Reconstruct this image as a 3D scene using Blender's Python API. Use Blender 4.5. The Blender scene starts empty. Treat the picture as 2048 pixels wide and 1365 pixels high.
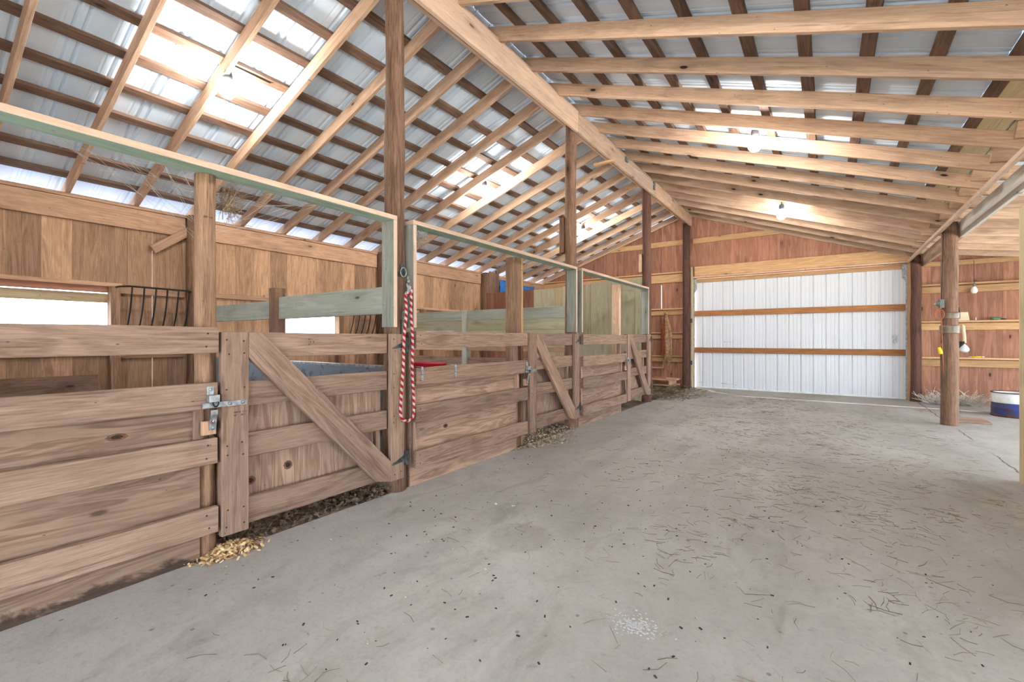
import bpy, math, random
from mathutils import Vector, Matrix, noise as mnoise

S = bpy.context.scene
C = S.collection
R = random.Random(7)

# ------------------------------------------------------------------ camera, sky, exposure
CAM_H = 1.206
cd = bpy.data.cameras.new('camera')
cam = bpy.data.objects.new('camera', cd)
C.objects.link(cam)
cam.location = (0, 0, CAM_H)
cam.rotation_euler = (math.pi / 2, 0, 0.60738)
cd.sensor_width = 36.0
cd.lens = 36.0 * 905.0 / 2048.0
cd.shift_y = -4.0 / 2048.0
cd.clip_start = 0.02
cd.clip_end = 300
S.camera = cam

S.view_settings.view_transform = 'Standard'
S.view_settings.look = 'None'
S.view_settings.gamma = 1.0
S.view_settings.use_curve_mapping = False
S.view_settings.exposure = 0.86

W = bpy.data.worlds.new('overcast_sky')
S.world = W
W.use_nodes = True
bg = W.node_tree.nodes['Background']
bg.inputs[0].default_value = (0.80, 0.90, 1.0, 1)
bg.inputs[1].default_value = 6.6
sd = bpy.data.lights.new('added_sun', 'SUN')  # unseen sunlight, added so the ground outside bounces light up to the roof
added_sun = bpy.data.objects.new('added_sun', sd)
C.objects.link(added_sun)
sd.energy = 16.0
sd.color = (1.0, 0.96, 0.9)
sd.angle = 0.03
added_sun.rotation_euler = Vector((0.45, -0.55, -1.15)).to_track_quat('-Z', 'Y').to_euler()
BULB = 220.0
S.cycles.use_denoising = True
S.cycles.max_bounces = 6
S.cycles.diffuse_bounces = 4
S.cycles.glossy_bounces = 2
S.cycles.use_adaptive_sampling = True
S.cycles.adaptive_threshold = 0.08
S.cycles.adaptive_min_samples = 16
S.cycles.sample_clamp_indirect = 12.0


# ------------------------------------------------------------------ materials
def lin(c):
    r = []
    for v in c:
        v /= 255.0
        r.append(v / 12.92 if v <= 0.04045 else ((v + 0.055) / 1.055) ** 2.4)
    return (r[0], r[1], r[2], 1.0)


class NT:
    def __init__(s, name):
        s.m = bpy.data.materials.new(name)
        s.m.use_nodes = True
        s.t = s.m.node_tree
        s.b = s.t.nodes['Principled BSDF']

    def n(s, typ, ins=None, **kw):
        nd = s.t.nodes.new(typ)
        for k, v in kw.items():
            setattr(nd, k, v)
        for k, v in (ins or {}).items():
            i = nd.inputs[k]
            if isinstance(v, bpy.types.NodeSocket):
                s.t.links.new(v, i)
            else:
                i.default_value = v
        return nd

    def math(s, op, a, b=0.0, c=None):
        d = {0: a, 1: b}
        if c is not None:
            d[2] = c
        return s.n('ShaderNodeMath', d, operation=op).outputs[0]

    def mix(s, f, a, b, typ='MIX'):
        nd = s.n('ShaderNodeMix', data_type='RGBA', blend_type=typ)
        for i, v in ((0, f), (6, a), (7, b)):
            if isinstance(v, bpy.types.NodeSocket):
                s.t.links.new(v, nd.inputs[i])
            else:
                nd.inputs[i].default_value = v
        return nd.outputs[2]

    def ramp(s, f, p0, p1, v0=0.0, v1=1.0):
        return s.n('ShaderNodeMapRange', {0: f, 1: p0, 2: p1, 3: v0, 4: v1}, interpolation_type='SMOOTHSTEP').outputs[0]

    def noise(s, vec, scale, detail=3.0, rough=0.55, dist=0.0):
        return s.n('ShaderNodeTexNoise', {'Vector': vec, 'Scale': scale, 'Detail': detail, 'Roughness': rough,
                                          'Distortion': dist}).outputs[0]

    def mapping(s, vec, scale):
        return s.n('ShaderNodeMapping', {'Vector': vec, 'Scale': scale}).outputs[0]

    def out(s, col=None, rough=0.8, metal=0.0, bump=None, bs=0.3, bd=0.01, spec=0.3):
        if col is not None:
            if isinstance(col, bpy.types.NodeSocket):
                s.t.links.new(col, s.b.inputs['Base Color'])
            else:
                s.b.inputs['Base Color'].default_value = col
        if isinstance(rough, bpy.types.NodeSocket):
            s.t.links.new(rough, s.b.inputs['Roughness'])
        else:
            s.b.inputs['Roughness'].default_value = rough
        s.b.inputs['Metallic'].default_value = metal
        s.b.inputs['Specular IOR Level'].default_value = spec
        if bump is not None:
            bn = s.n('ShaderNodeBump', {'Strength': bs, 'Distance': bd, 'Height': bump})
            s.t.links.new(bn.outputs[0], s.b.inputs['Normal'])
        return s.m


def wood(name, light, dark, grain=0.45, ring=0.35, knots=0.5, stain=0.25, stainc=(60, 48, 42), tintv=0.22, ringf=30.0,
         knotf=1.0, rough=0.82, stf=(0.9, 2.6, 2.6), rot=False):
    k = NT(name)
    wc = k.n('ShaderNodeAttribute', attribute_name='wc').outputs['Vector']
    tint = k.n('ShaderNodeAttribute', attribute_name='tint').outputs['Fac']
    fine = k.math('ADD', k.math('MULTIPLY', k.noise(k.mapping(wc, (2.2, 42.0, 42.0)), 2.0, 5.0, 0.65, 0.5), 0.6),
                  k.math('MULTIPLY', k.noise(k.mapping(wc, (7.0, 170.0, 170.0)), 2.0, 4.0, 0.7, 0.3), 0.4))
    mid = k.noise(k.mapping(wc, (0.7, 7.5, 7.5)), 1.6, 4.0, 0.5, 0.9)
    rings = k.math('SINE', k.math('MULTIPLY', mid, ringf))
    rings = k.math('MULTIPLY_ADD', rings, 0.5, 0.5)
    f = k.math('ADD', k.math('MULTIPLY', k.ramp(fine, 0.36, 0.64), grain), k.math('MULTIPLY', rings, ring))
    f = k.math('ADD', f, k.math('MULTIPLY', k.ramp(mid, 0.35, 0.7), 1.0 - grain - ring))
    col = k.mix(f, lin(dark), lin(light))
    vor = k.n('ShaderNodeTexVoronoi', {'Vector': k.mapping(wc, (2.1 * knotf, 5.6 * knotf, 0.4)), 'Scale': 1.0,
                                       'Randomness': 1.0})
    d = k.math('ADD', vor.outputs['Distance'], k.math('MULTIPLY', fine, 0.03))
    pick = k.math('GREATER_THAN', k.n('ShaderNodeSeparateColor', {0: vor.outputs['Color']}).outputs[0], 0.42)
    knots = k.math('MULTIPLY', pick, min(1.0, knots * 1.35))
    kn = k.math('MULTIPLY', k.ramp(d, 0.07, 0.115, 1.0, 0.0), knots)
    halo = k.math('MULTIPLY', k.ramp(d, 0.09, 0.36, 1.0, 0.0), k.math('MULTIPLY', knots, 0.45))
    col = k.mix(halo, col, lin(tuple(v * 0.75 for v in dark)))
    col = k.mix(kn, col, lin((58, 40, 32)))
    st = k.noise(k.mapping(wc, stf), 1.3, 5.0, 0.65, 0.3)
    col = k.mix(k.math('MULTIPLY', k.ramp(st, 0.52, 0.78), stain), col, lin(stainc))
    ck = k.noise(k.mapping(wc, (0.9, 36.0, 36.0)), 1.4, 3.0, 0.5, 0.2)
    col = k.mix(k.math('MULTIPLY', k.ramp(ck, 0.66, 0.71), 0.45), col, lin(tuple(v * 0.6 for v in dark)))
    wear = k.noise(wc, 5.5, 6.0, 0.7, 0.2)
    col = k.mix(k.math('MULTIPLY', k.ramp(wear, 0.55, 0.75), stain * 0.7), col, lin(tuple(v * 0.72 for v in dark)))
    sp = k.n('ShaderNodeTexVoronoi', {'Vector': k.mapping(wc, (9.0, 16.0, 1.0)), 'Scale': 1.0}).outputs['Distance']
    col = k.mix(k.math('MULTIPLY', k.ramp(sp, 0.045, 0.075, 1.0, 0.0), 0.6), col, lin((52, 40, 35)))
    if rot:
        pz = k.n('ShaderNodeSeparateXYZ', {0: k.n('ShaderNodeNewGeometry').outputs['Position']}).outputs[2]
        rn = k.noise(k.mapping(wc, (1.6, 3.0, 3.0)), 1.5, 5.0, 0.65, 0.6)
        col = k.mix(k.math('MULTIPLY', k.ramp(k.math('SUBTRACT', pz, k.math('MULTIPLY', k.math('SUBTRACT', rn, 0.45), 0.42)), -0.015, 0.035, 1.0, 0.0), 0.85), col, lin((48, 36, 28)))
    tv = k.math('MULTIPLY_ADD', k.math('SUBTRACT', tint, 0.5), 2.0 * tintv, 1.0)
    col = k.mix(1.0, col, k.n('ShaderNodeCombineColor', {0: tv, 1: tv, 2: tv}).outputs[0], 'MULTIPLY')
    return k.out(col, rough, bump=k.math('SUBTRACT', k.math('ADD', fine, k.math('MULTIPLY', rings, 0.15)), kn), bs=0.35, bd=0.004)


def plain(name, c, rough=0.6, metal=0.0, var=0.0, scale=8.0, c2=None, spec=0.4):
    k = NT(name)
    if var or c2:
        tc = k.n('ShaderNodeTexCoord').outputs['Object']
        nz = k.noise(tc, scale, 4.0, 0.6)
        col = k.mix(k.ramp(nz, 0.35, 0.65), lin(c), lin(c2 or tuple(v * (1 - var) for v in c)))
    else:
        col = lin(c)
    return k.out(col, rough, metal, spec=spec)


M = {}
M['front'] = wood('weathered_front_boards', (168, 140, 120), (112, 87, 72), knots=0.55, stain=0.4, stainc=(96, 76, 66))
M['frontply'] = wood('weathered_front_plywood', (184, 154, 133), (128, 100, 83), grain=0.2, ring=0.5, knots=0.35, stain=0.3,
                     ringf=38, stainc=(105, 84, 72))
M['rotply'] = wood('rotted_front_plywood', (166, 137, 116), (116, 90, 74), grain=0.2, ring=0.5, knots=0.5, stain=0.3, ringf=38, stainc=(105, 84, 72), rot=True)
M['rafter'] = wood('bare_pine_rafter', (222, 188, 158), (172, 138, 112), knots=0.75, stain=0.3, ring=0.25)
M['sawn'] = wood('pale_sawn_beam', (222, 192, 166), (180, 150, 127), knots=0.5, stain=0.25, ring=0.2)
M['purlin'] = wood('rough_brown_purlin', (142, 114, 96), (92, 70, 57), knots=0.6, stain=0.4)
M['plank'] = wood('brown_wall_planks', (206, 166, 132), (150, 114, 86), knots=0.5, stain=0.45, stainc=(70, 48, 34), tintv=0.3)
M['plate'] = wood('brown_plate_board', (208, 168, 138), (158, 122, 96), knots=0.5, stain=0.35, stainc=(88, 62, 46))
M['ply'] = wood('red_brown_plywood', (180, 128, 104), (136, 93, 73), grain=0.3, ring=0.3, knots=0.7, stain=0.35, ringf=24,
                stainc=(92, 60, 48))
M['pine'] = wood('orange_new_pine', (206, 166, 122), (166, 126, 86), knots=0.45, stain=0.1, ring=0.35)
M['door_rail'] = wood('orange_door_rail', (176, 124, 80), (130, 85, 53), knots=0.35, stain=0.3)
M['paleply'] = wood('pale_plywood', (216, 198, 160), (186, 164, 126), grain=0.25, ring=0.3, knots=0.55, stain=0.2, stainc=(150, 128, 98))
M['greenply'] = wood('greenish_plywood', (192, 186, 158), (160, 152, 122), grain=0.2, ring=0.3, knots=0.6, stain=0.25,
                     stainc=(120, 112, 90))
M['green'] = wood('green_treated_board', (206, 211, 195), (168, 172, 153), grain=0.3, ring=0.25, knots=0.5, stain=0.35,
                  stainc=(104, 98, 78))
M['greyboard'] = wood('grey_white_beam_board', (206, 202, 192), (172, 166, 154), knots=0.4, stain=0.3, stainc=(120, 110, 100))
M['mint'] = wood('mint_green_board', (188, 208, 188), (146, 170, 150), grain=0.3, ring=0.25, knots=0.4, stain=0.45, stainc=(84, 92, 78))
M['greygreen'] = wood('grey_green_board', (156, 157, 146), (108, 110, 100), grain=0.4, ring=0.2, knots=0.4, stain=0.4, stainc=(84, 82, 78))
M['log'] = wood('dark_round_log', (166, 130, 104), (84, 60, 47), grain=0.6, ring=0.1, knots=0.6, stain=0.6, stainc=(44, 32, 27), stf=(1.1, 11.0, 11.0))
M['logred'] = wood('reddish_round_log', (120, 84, 70), (60, 40, 34), grain=0.6, ring=0.1, knots=0.4, stain=0.6, stainc=(38, 26, 24), stf=(1.1, 11.0, 11.0))
M['loggrey'] = wood('pale_round_log', (184, 146, 116), (108, 80, 60), grain=0.6, ring=0.1, knots=0.5, stain=0.4, stainc=(76, 56, 44), stf=(1.1, 11.0, 11.0))
M['steel'] = plain('galvanised_steel', (168, 172, 172), 0.42, 0.6, 0.25, 30)
M['darksteel'] = plain('dark_steel', (92, 96, 98), 0.5, 0.6, 0.3, 25)
M['rod'] = plain('black_iron_rod', (52, 44, 40), 0.55, 0.3, 0.3, 20)
M['red'] = plain('red_plastic', (176, 28, 44), 0.42, 0.0, 0.15, 6)
M['blue'] = plain('blue_paint_rusty', (44, 62, 124), 0.5, 0.0, c2=(74, 62, 78), scale=9)
M['white'] = plain('white_paint', (226, 228, 224), 0.5, 0.0, 0.1, 6)
M['rust'] = plain('rust', (112, 66, 48), 0.8, 0.0, 0.3, 14)
M['yellow'] = plain('yellow_plastic', (230, 200, 30), 0.45)
M['greenp'] = plain('green_plastic', (76, 120, 84), 0.45)
M['cream'] = plain('cream_plastic', (226, 208, 176), 0.5, 0.0, 0.08, 5)
M['black'] = plain('black_plastic', (40, 40, 42), 0.5)
M['socket'] = plain('dark_lampholder', (36, 38, 42), 0.5)
M['orange'] = plain('orange_cord_rubber', (160, 92, 58), 0.6)
M['tape'] = plain('clear_packing_tape', (126, 108, 88), 0.3, 0.0, 0.2, 12)
M['jbox'] = plain('grey_electrical_box', (104, 110, 106), 0.55)
M['straw'] = plain('dry_straw', (158, 142, 112), 0.85, 0.0, c2=(92, 80, 66), scale=3)
M['hay'] = plain('pale_hay', (228, 224, 214), 0.85, 0.0, c2=(192, 182, 164), scale=4)
M['dung'] = plain('dark_manure_bits', (66, 60, 54), 0.95, 0.0, 0.3, 20)
M['shav'] = plain('fresh_wood_shavings', (226, 198, 152), 0.85, 0.0, c2=(190, 150, 104), scale=30)
M['shavdark'] = plain('old_wood_shavings', (128, 108, 88), 0.9, 0.0, c2=(78, 62, 50), scale=30)
M['shavpale'] = plain('pale_wood_shavings', (206, 192, 168), 0.9, 0.0, c2=(130, 116, 98), scale=30)
M['lime'] = plain('white_lime_powder', (178, 177, 174), 0.95)
M['nest'] = plain('dry_nest_grass', (176, 150, 120), 0.9, 0.0, c2=(132, 106, 82), scale=12)
M['web'] = plain('cobweb', (206, 200, 192), 0.9)
M['twine'] = plain('tan_baling_twine', (206, 172, 132), 0.9, 0.0, c2=(160, 122, 88), scale=14)
M['twinered'] = plain('red_baling_twine', (168, 84, 62), 0.9, 0.0, c2=(140, 74, 56), scale=14)
M['ink'] = plain('stamp_ink', (64, 54, 50), 0.9)
M['knot'] = plain('knot_wood', (118, 86, 64), 0.8, 0.0, 0.3, 60)
M['knotcore'] = plain('knot_core', (58, 40, 30), 0.85, 0.0, 0.4, 70)
M['nail'] = plain('nail_head', (56, 46, 42), 0.6, 0.3)

k = NT('bulb_glow')
k.t.nodes.remove(k.b)
em = k.n('ShaderNodeEmission', {0: (1.0, 0.985, 0.955, 1), 1: BULB})
k.t.links.new(em.outputs[0], k.t.nodes['Material Output'].inputs[0])
M['bulb'] = k.m

k = NT('frosted_bulb_unlit')
M['frost'] = k.out(lin((226, 222, 216)), 0.35)

# galvanised roofing
k = NT('galvanised_roof_sheet')
tc = k.n('ShaderNodeTexCoord').outputs['Object']
nz = k.noise(k.mapping(tc, (0.4, 1.6, 0.4)), 2.2, 4.0, 0.6)
sp = k.noise(tc, 60.0, 2.0, 0.5)
col = k.mix(k.ramp(nz, 0.3, 0.7), lin((226, 239, 251)), lin((208, 225, 241)))
col = k.mix(k.math('MULTIPLY', sp, 0.25), col, lin((214, 220, 226)))
M['roof'] = k.out(col, 0.5, 0.0, spec=0.4)

# white sheet door
k = NT('white_door_sheet')
tc = k.n('ShaderNodeTexCoord').outputs['Object']
g = k.noise(k.mapping(tc, (3.0, 3.0, 0.7)), 3.0, 5.0, 0.65)
col = k.mix(k.math('MULTIPLY', k.ramp(g, 0.55, 0.8), 0.25), lin((210, 213, 217)), lin((174, 174, 172)))
M['doorw'] = k.out(col, 0.5, 0.0, spec=0.35)

# concrete
k = NT('dusty_concrete')
tc = k.n('ShaderNodeTexCoord').outputs['Object']
sep = k.n('ShaderNodeSeparateXYZ', {0: tc})
n1 = k.noise(k.mapping(tc, (1.0, 0.55, 1.0)), 0.8, 6.0, 0.62, 0.4)
n2 = k.noise(tc, 4.0, 6.0, 0.7)
n3 = k.noise(tc, 38.0, 5.0, 0.75)
n4 = k.noise(k.mapping(tc, (2.5, 0.8, 1.0)), 1.7, 5.0, 0.6, 1.0)
col = k.mix(k.ramp(n1, 0.32, 0.7), lin((155, 149, 142)), lin((177, 172, 165)))
col = k.mix(k.math('MULTIPLY', k.ramp(n2, 0.45, 0.72), 0.35), col, lin((140, 133, 126)))
col = k.mix(k.math('MULTIPLY', k.ramp(n4, 0.56, 0.74), 0.35), col, lin((128, 118, 108)))
col = k.mix(k.math('MULTIPLY', k.ramp(n3, 0.45, 0.75), 0.3), col, lin((132, 126, 120)))
vo = k.n('ShaderNodeTexVoronoi', {'Vector': tc, 'Scale': 8.0}).outputs['Distance']
spk = k.math('ADD', vo, k.math('MULTIPLY', n3, 0.12))
col = k.mix(k.math('MULTIPLY', k.ramp(spk, 0.11, 0.15, 1.0, 0.0), 0.55), col, lin((84, 78, 72)))
n5 = k.noise(k.mapping(tc, (1.0, 0.5, 1.0)), 1.3, 7.0, 0.7, 0.6)
col = k.mix(k.math('MULTIPLY', k.ramp(n5, 0.54, 0.7), 0.4), col, lin((112, 104, 97)))
n6 = k.noise(tc, 14.0, 6.0, 0.75)
col = k.mix(k.math('MULTIPLY', k.ramp(n6, 0.56, 0.72), 0.4), col, lin((110, 103, 96)))
# round damp stain and the cracked joint under the right beam
dx = k.math('MULTIPLY', k.math('ADD', sep.outputs[0], 1.53), 1.0)
dy = k.math('ADD', sep.outputs[1], -2.29)
rr = k.math('SQRT', k.math('ADD', k.math('MULTIPLY', dx, dx), k.math('MULTIPLY', dy, dy)))
col = k.mix(k.math('MULTIPLY', k.ramp(k.math('ADD', rr, k.math('MULTIPLY', n2, 0.08)), 0.2, 0.27, 1.0, 0.0), 0.3), col, lin((122, 115, 108)))
jx = k.math('ABSOLUTE', k.math('ADD', k.math('SUBTRACT', sep.outputs[0], 1.43), k.math('MULTIPLY', k.math('SUBTRACT', n2, 0.5), 0.08)))
brk = k.ramp(k.noise(tc, 0.9, 2.0), 0.38, 0.46)
col = k.mix(k.math('MULTIPLY', k.ramp(jx, 0.004, 0.012, 0.85, 0.0), brk), col, lin((84, 72, 62)))
M['concrete'] = k.out(col, 0.85, bump=k.math('ADD', n3, k.math('MULTIPLY', n2, 0.6)), bs=0.4, bd=0.006, spec=0.25)

k = NT('stall_dirt')
tc = k.n('ShaderNodeTexCoord').outputs['Object']
n1 = k.noise(tc, 3.0, 6.0, 0.7)
n2 = k.noise(tc, 45.0, 4.0, 0.7)
col = k.mix(k.ramp(n1, 0.35, 0.65), lin((92, 78, 68)), lin((124, 106, 90)))
col = k.mix(k.math('MULTIPLY', k.ramp(n2, 0.5, 0.75), 0.6), col, lin((160, 138, 112)))
M['dirt'] = k.out(col, 0.95, bump=n2, bs=0.6, bd=0.02)

k = NT('outside_gravel')
tc = k.n('ShaderNodeTexCoord').outputs['Object']
n1 = k.noise(tc, 2.0, 6.0, 0.7)
M['ground'] = k.out(k.mix(n1, lin((80, 88, 102)), lin((98, 106, 122))), 0.95)

k = NT('added_pale_apron')  # very pale ground, added as a reflector to throw light up at the roof
tc = k.n('ShaderNodeTexCoord').outputs['Object']
M['bounce_apron'] = k.out(k.mix(k.noise(tc, 3.0, 5.0, 0.7), lin((222, 218, 208)), lin((238, 235, 228))), 0.95)

k = NT('red_white_rope')
wc = k.n('ShaderNodeAttribute', attribute_name='wc').outputs['Vector']
sx = k.n('ShaderNodeSeparateXYZ', {0: wc})
ph = k.math('ADD', k.math('MULTIPLY', sx.outputs[0], 20.0), k.math('MULTIPLY', sx.outputs[1], 1.0))
ck = k.math('FRACT', ph)
msk = k.ramp(k.math('ABSOLUTE', k.math('SUBTRACT', ck, 0.5)), 0.24, 0.28)
str_ = k.math('SINE', k.math('MULTIPLY', ph, 25.0))
M['rope'] = k.out(k.mix(msk, lin((164, 28, 42)), lin((200, 178, 170))), 0.9, bump=str_, bs=0.5, bd=0.003)

k = NT('blue_tarpaulin')
tc = k.n('ShaderNodeTexCoord').outputs['Object']
n1 = k.noise(k.mapping(tc, (1, 2.5, 5)), 3.0, 4.0, 0.6, 0.8)
M['tarp'] = k.out(k.mix(n1, lin((24, 92, 178)), lin((70, 140, 214))), 0.4, bump=n1, bs=0.8, bd=0.04)

# sheet metal liner on the stall divider
k = NT('galvanised_liner')
tc = k.n('ShaderNodeTexCoord').outputs['Object']
n1 = k.noise(tc, 9.0, 5.0, 0.7)
M['liner'] = k.out(k.mix(k.ramp(n1, 0.5, 0.7), lin((130, 140, 150)), lin((84, 92, 102))), 0.4, 0.5)


# ------------------------------------------------------------------ mesh building
WL = {}


def place(o, parent, loc):
    loc = Vector(loc)
    if parent is not None:
        o.parent = parent
        o.location = loc - WL[parent.name]
    else:
        o.location = loc
    C.objects.link(o)
    WL[o.name] = loc
    return o


def tag(o, label=None, cat=None, group=None, kind=None):
    for a, b in (('label', label), ('category', cat), ('group', group), ('kind', kind)):
        if b:
            o[a] = b
    return o


def thing(name, label, cat, loc, group=None):
    o = bpy.data.objects.new(name, None)
    o.empty_display_size = 0.1
    place(o, None, loc)
    return tag(o, label, cat, group)


class MB:
    def __init__(s):
        s.v, s.f, s.wc, s.ti, s.mi, s.sm = [], [], [], [], [], []

    def add(s, vs, fs, wcs, tint=None, mi=0, smooth=False):
        b = len(s.v)
        t = R.random() if tint is None else tint
        s.v += [Vector(v) for v in vs]
        s.wc += [tuple(w) for w in wcs]
        s.ti += [t] * len(vs)
        for f in fs:
            s.f.append([i + b for i in f])
            s.mi.append(mi)
            s.sm.append(smooth)

    def obox(s, a, b, wd, w, t, mi=0, seg=1, wob=0.0, tint=None):
        """board from a to b, width w along wd, thickness t across"""
        a, b = Vector(a), Vector(b)
        d = b - a
        L = d.length
        d.normalize()
        wd = Vector(wd)
        wd = (wd - d * wd.dot(d)).normalized()
        td = d.cross(wd)
        off = Vector((R.uniform(-40, 40), R.uniform(-40, 40), R.uniform(-40, 40)))
        vs, wcs = [], []
        for i in range(seg + 1):
            x = L * i / seg
            j1 = R.uniform(-wob, wob) if 0 < i < seg else 0
            j2 = R.uniform(-wob, wob) if 0 < i < seg else 0
            for p, q in ((-1, -1), (1, -1), (1, 1), (-1, 1)):
                e = p * w / 2 + (j1 if p > 0 else j2)
                vs.append(a + d * x + wd * e + td * (q * t / 2))
                wcs.append(off + Vector((x, e, q * t / 2)))
        fs = [(3, 2, 1, 0), tuple(seg * 4 + i for i in (0, 1, 2, 3))]
        for i in range(seg):
            o = i * 4
            for p in range(4):
                q = (p + 1) % 4
                fs.append((o + p, o + q, o + 4 + q, o + 4 + p))
        s.add(vs, fs, wcs, tint, mi)

    def box(s, x0, x1, y0, y1, z0, z1, ax=None, mi=0, tint=None, seg=1, wob=0.0):
        dims = (x1 - x0, y1 - y0, z1 - z0)
        if ax is None:
            ax = max(range(3), key=lambda i: dims[i])
        c = Vector(((x0 + x1) / 2, (y0 + y1) / 2, (z0 + z1) / 2))
        e = [Vector((1, 0, 0)), Vector((0, 1, 0)), Vector((0, 0, 1))]
        o = [i for i in range(3) if i != ax]
        wi, ti = (o if dims[o[0]] >= dims[o[1]] else o[::-1])
        s.obox(c - e[ax] * dims[ax] / 2, c + e[ax] * dims[ax] / 2, e[wi], dims[wi], dims[ti], mi, seg, wob, tint)

    def prism(s, poly, axis, t, mi=0, along=None, tint=None):
        """poly: list of 3D points (planar), extruded by vector axis*t"""
        axis = Vector(axis).normalized() * t
        n = len(poly)
        p0 = [Vector(p) for p in poly]
        p1 = [p + axis for p in p0]
        al = Vector(along or (0, 0, 1)).normalized()
        ac = al.cross(axis.normalized())
        off = Vector((R.uniform(-40, 40), R.uniform(-40, 40), R.uniform(-40, 40)))
        wcs = [off + Vector((p.dot(al), p.dot(ac), p.dot(axis.normalized()))) for p in p0 + p1]
        fs = [tuple(range(n))[::-1], tuple(range(n, 2 * n))]
        for i in range(n):
            j = (i + 1) % n
            fs.append((i, j, n + j, n + i))
        s.add(p0 + p1, fs, wcs, tint, mi)

    def tube(s, pts, r, n=8, mi=0, caps=True, tint=None, smooth=True):
        pts = [Vector(p) for p in pts]
        rs = r if isinstance(r, (list, tuple)) else [r] * len(pts)
        vs, wcs, fs = [], [], []
        L = 0.0
        up = Vector((0.13, 0.31, 0.94)).normalized()
        off = R.uniform(-20, 20) if tint is None else 0.0
        prev = None
        for i, p in enumerate(pts):
            t = (pts[min(i + 1, len(pts) - 1)] - pts[max(i - 1, 0)]).normalized()
            if prev is None:
                u = t.cross(up)
                if u.length < 0.2:
                    u = t.cross(Vector((1, 0, 0)))
            else:
                u = prev - t * prev.dot(t)
            u.normalize()
            prev = u
            w = t.cross(u)
            if i:
                L += (p - pts[i - 1]).length
            for j in range(n + 1):
                a = 2 * math.pi * j / n
                vs.append(p + (u * math.cos(a) + w * math.sin(a)) * rs[i])
                wcs.append((L + off, j / n, 0))
        m = n + 1
        for i in range(len(pts) - 1):
            for j in range(n):
                fs.append((i * m + j, i * m + j + 1, (i + 1) * m + j + 1, (i + 1) * m + j))
        if caps:
            fs.append(tuple(range(n))[::-1])
            fs.append(tuple((len(pts) - 1) * m + j for j in range(n)))
        s.add(vs, fs, wcs, tint, mi, smooth)

    def lathe(s, c, prof, n=20, mi=0, axis='z', smooth=True):
        c = Vector(c)
        vs, wcs, fs = [], [], []
        for (r, z) in prof:
            for j in range(n):
                a = 2 * math.pi * j / n
                x, y = r * math.cos(a), r * math.sin(a)
                q = {'z': (x, y, z), 'x': (z, x, y), 'y': (x, z, y)}[axis]
                vs.append(c + Vector(q))
                wcs.append((z, a * r, 0))
        for i in range(len(prof) - 1):
            for j in range(n):
                k2 = (j + 1) % n
                fs.append((i * n + j, i * n + k2, (i + 1) * n + k2, (i + 1) * n + j))
        s.add(vs, fs, wcs, None, mi, smooth)

    def log(s, x, y, z0, z1, r0, r1, n=16, rings=14, rough=0.05, lean=(0, 0), seed=0):
        off = Vector((R.uniform(-40, 40), R.uniform(-40, 40), R.uniform(-40, 40)))
        vs, wcs, fs = [], [], []
        m = n + 1
        for i in range(rings + 1):
            t = i / rings
            z = z0 + (z1 - z0) * t
            r = r0 + (r1 - r0) * t
            for j in range(m):
                a = 2 * math.pi * j / n
                ca, sa = math.cos(a), math.sin(a)
                q = 1 + rough * mnoise.noise(Vector((ca * 1.3 + seed * 7.1, sa * 1.3, z * 1.6))) * 1.6
                vs.append((x + lean[0] * t + ca * r * q, y + lean[1] * t + sa * r * q, z))
                wcs.append(off + Vector((z, ca * r, sa * r)))
        for i in range(rings):
            for j in range(n):
                fs.append((i * m + j, i * m + j + 1, (i + 1) * m + j + 1, (i + 1) * m + j))
        fs.append(tuple(range(n))[::-1])
        fs.append(tuple(rings * m + j for j in range(n)))
        s.add(vs, fs, wcs, None, 0, True)

    def build(s, name, mats, parent=None, bevel=0.0, origin=None):
        if not isinstance(mats, (list, tuple)):
            mats = [mats]
        if origin is None:
            lo = Vector((min(v[i] for v in s.v) for i in range(3)))
            hi = Vector((max(v[i] for v in s.v) for i in range(3)))
            origin = (lo + hi) / 2
            if parent is None:
                origin.z = lo.z
        origin = Vector(origin)
        me = bpy.data.meshes.new(name)
        me.from_pydata([v - origin for v in s.v], [], s.f)
        for m_ in mats:
            me.materials.append(M[m_] if isinstance(m_, str) else m_)
        a = me.attributes.new('wc', 'FLOAT_VECTOR', 'POINT')
        a.data.foreach_set('vector', [c for w in s.wc for c in w])
        a = me.attributes.new('tint', 'FLOAT', 'POINT')
        a.data.foreach_set('value', s.ti)
        me.polygons.foreach_set('material_index', s.mi)
        me.polygons.foreach_set('use_smooth', s.sm)
        me.update()
        o = bpy.data.objects.new(name, me)
        place(o, parent, origin)
        if bevel:
            bm_ = o.modifiers.new('soft_edges', 'BEVEL')
            bm_.width = bevel
            bm_.segments = 2
            bm_.limit_method = 'ANGLE'
            bm_.angle_limit = math.radians(50)
        return o


def board(name, mat, parent, x0, x1, y0, y1, z0, z1, ax=None, bevel=0.004, seg=1, wob=0.0):
    m = MB()
    m.box(x0, x1, y0, y1, z0, z1, ax, seg=seg, wob=wob)
    return m.build(name, mat, parent, bevel)


ORD = ['first', 'second', 'third', 'fourth', 'fifth', 'sixth', 'seventh', 'eighth', 'ninth', 'tenth', 'eleventh', 'twelfth',
       'thirteenth', 'fourteenth', 'fifteenth', 'sixteenth', 'seventeenth', 'eighteenth', 'nineteenth', 'twentieth',
       'twenty-first', 'twenty-second']

# ------------------------------------------------------------------ key dimensions (metres)
XL = -7.03          # inner face of the plank wall
XR = 1.42           # right post line
XFR = 5.2           # far right wall
YB = 11.80          # inner face of the back wall
Y0 = -3.2           # front of the barn
XRG = -2.85         # ridge line
SL, SR, SE = 0.345, 0.352, 0.15


def zl(x): return 2.84 + SL * (x - XL)            # underside of left rafters
def zr(x): return 4.277 - SR * (x - XRG)          # underside of right rafters
def ze(x): return 2.855 - SE * (x - 1.52)         # underside of lean-to rafters


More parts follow.
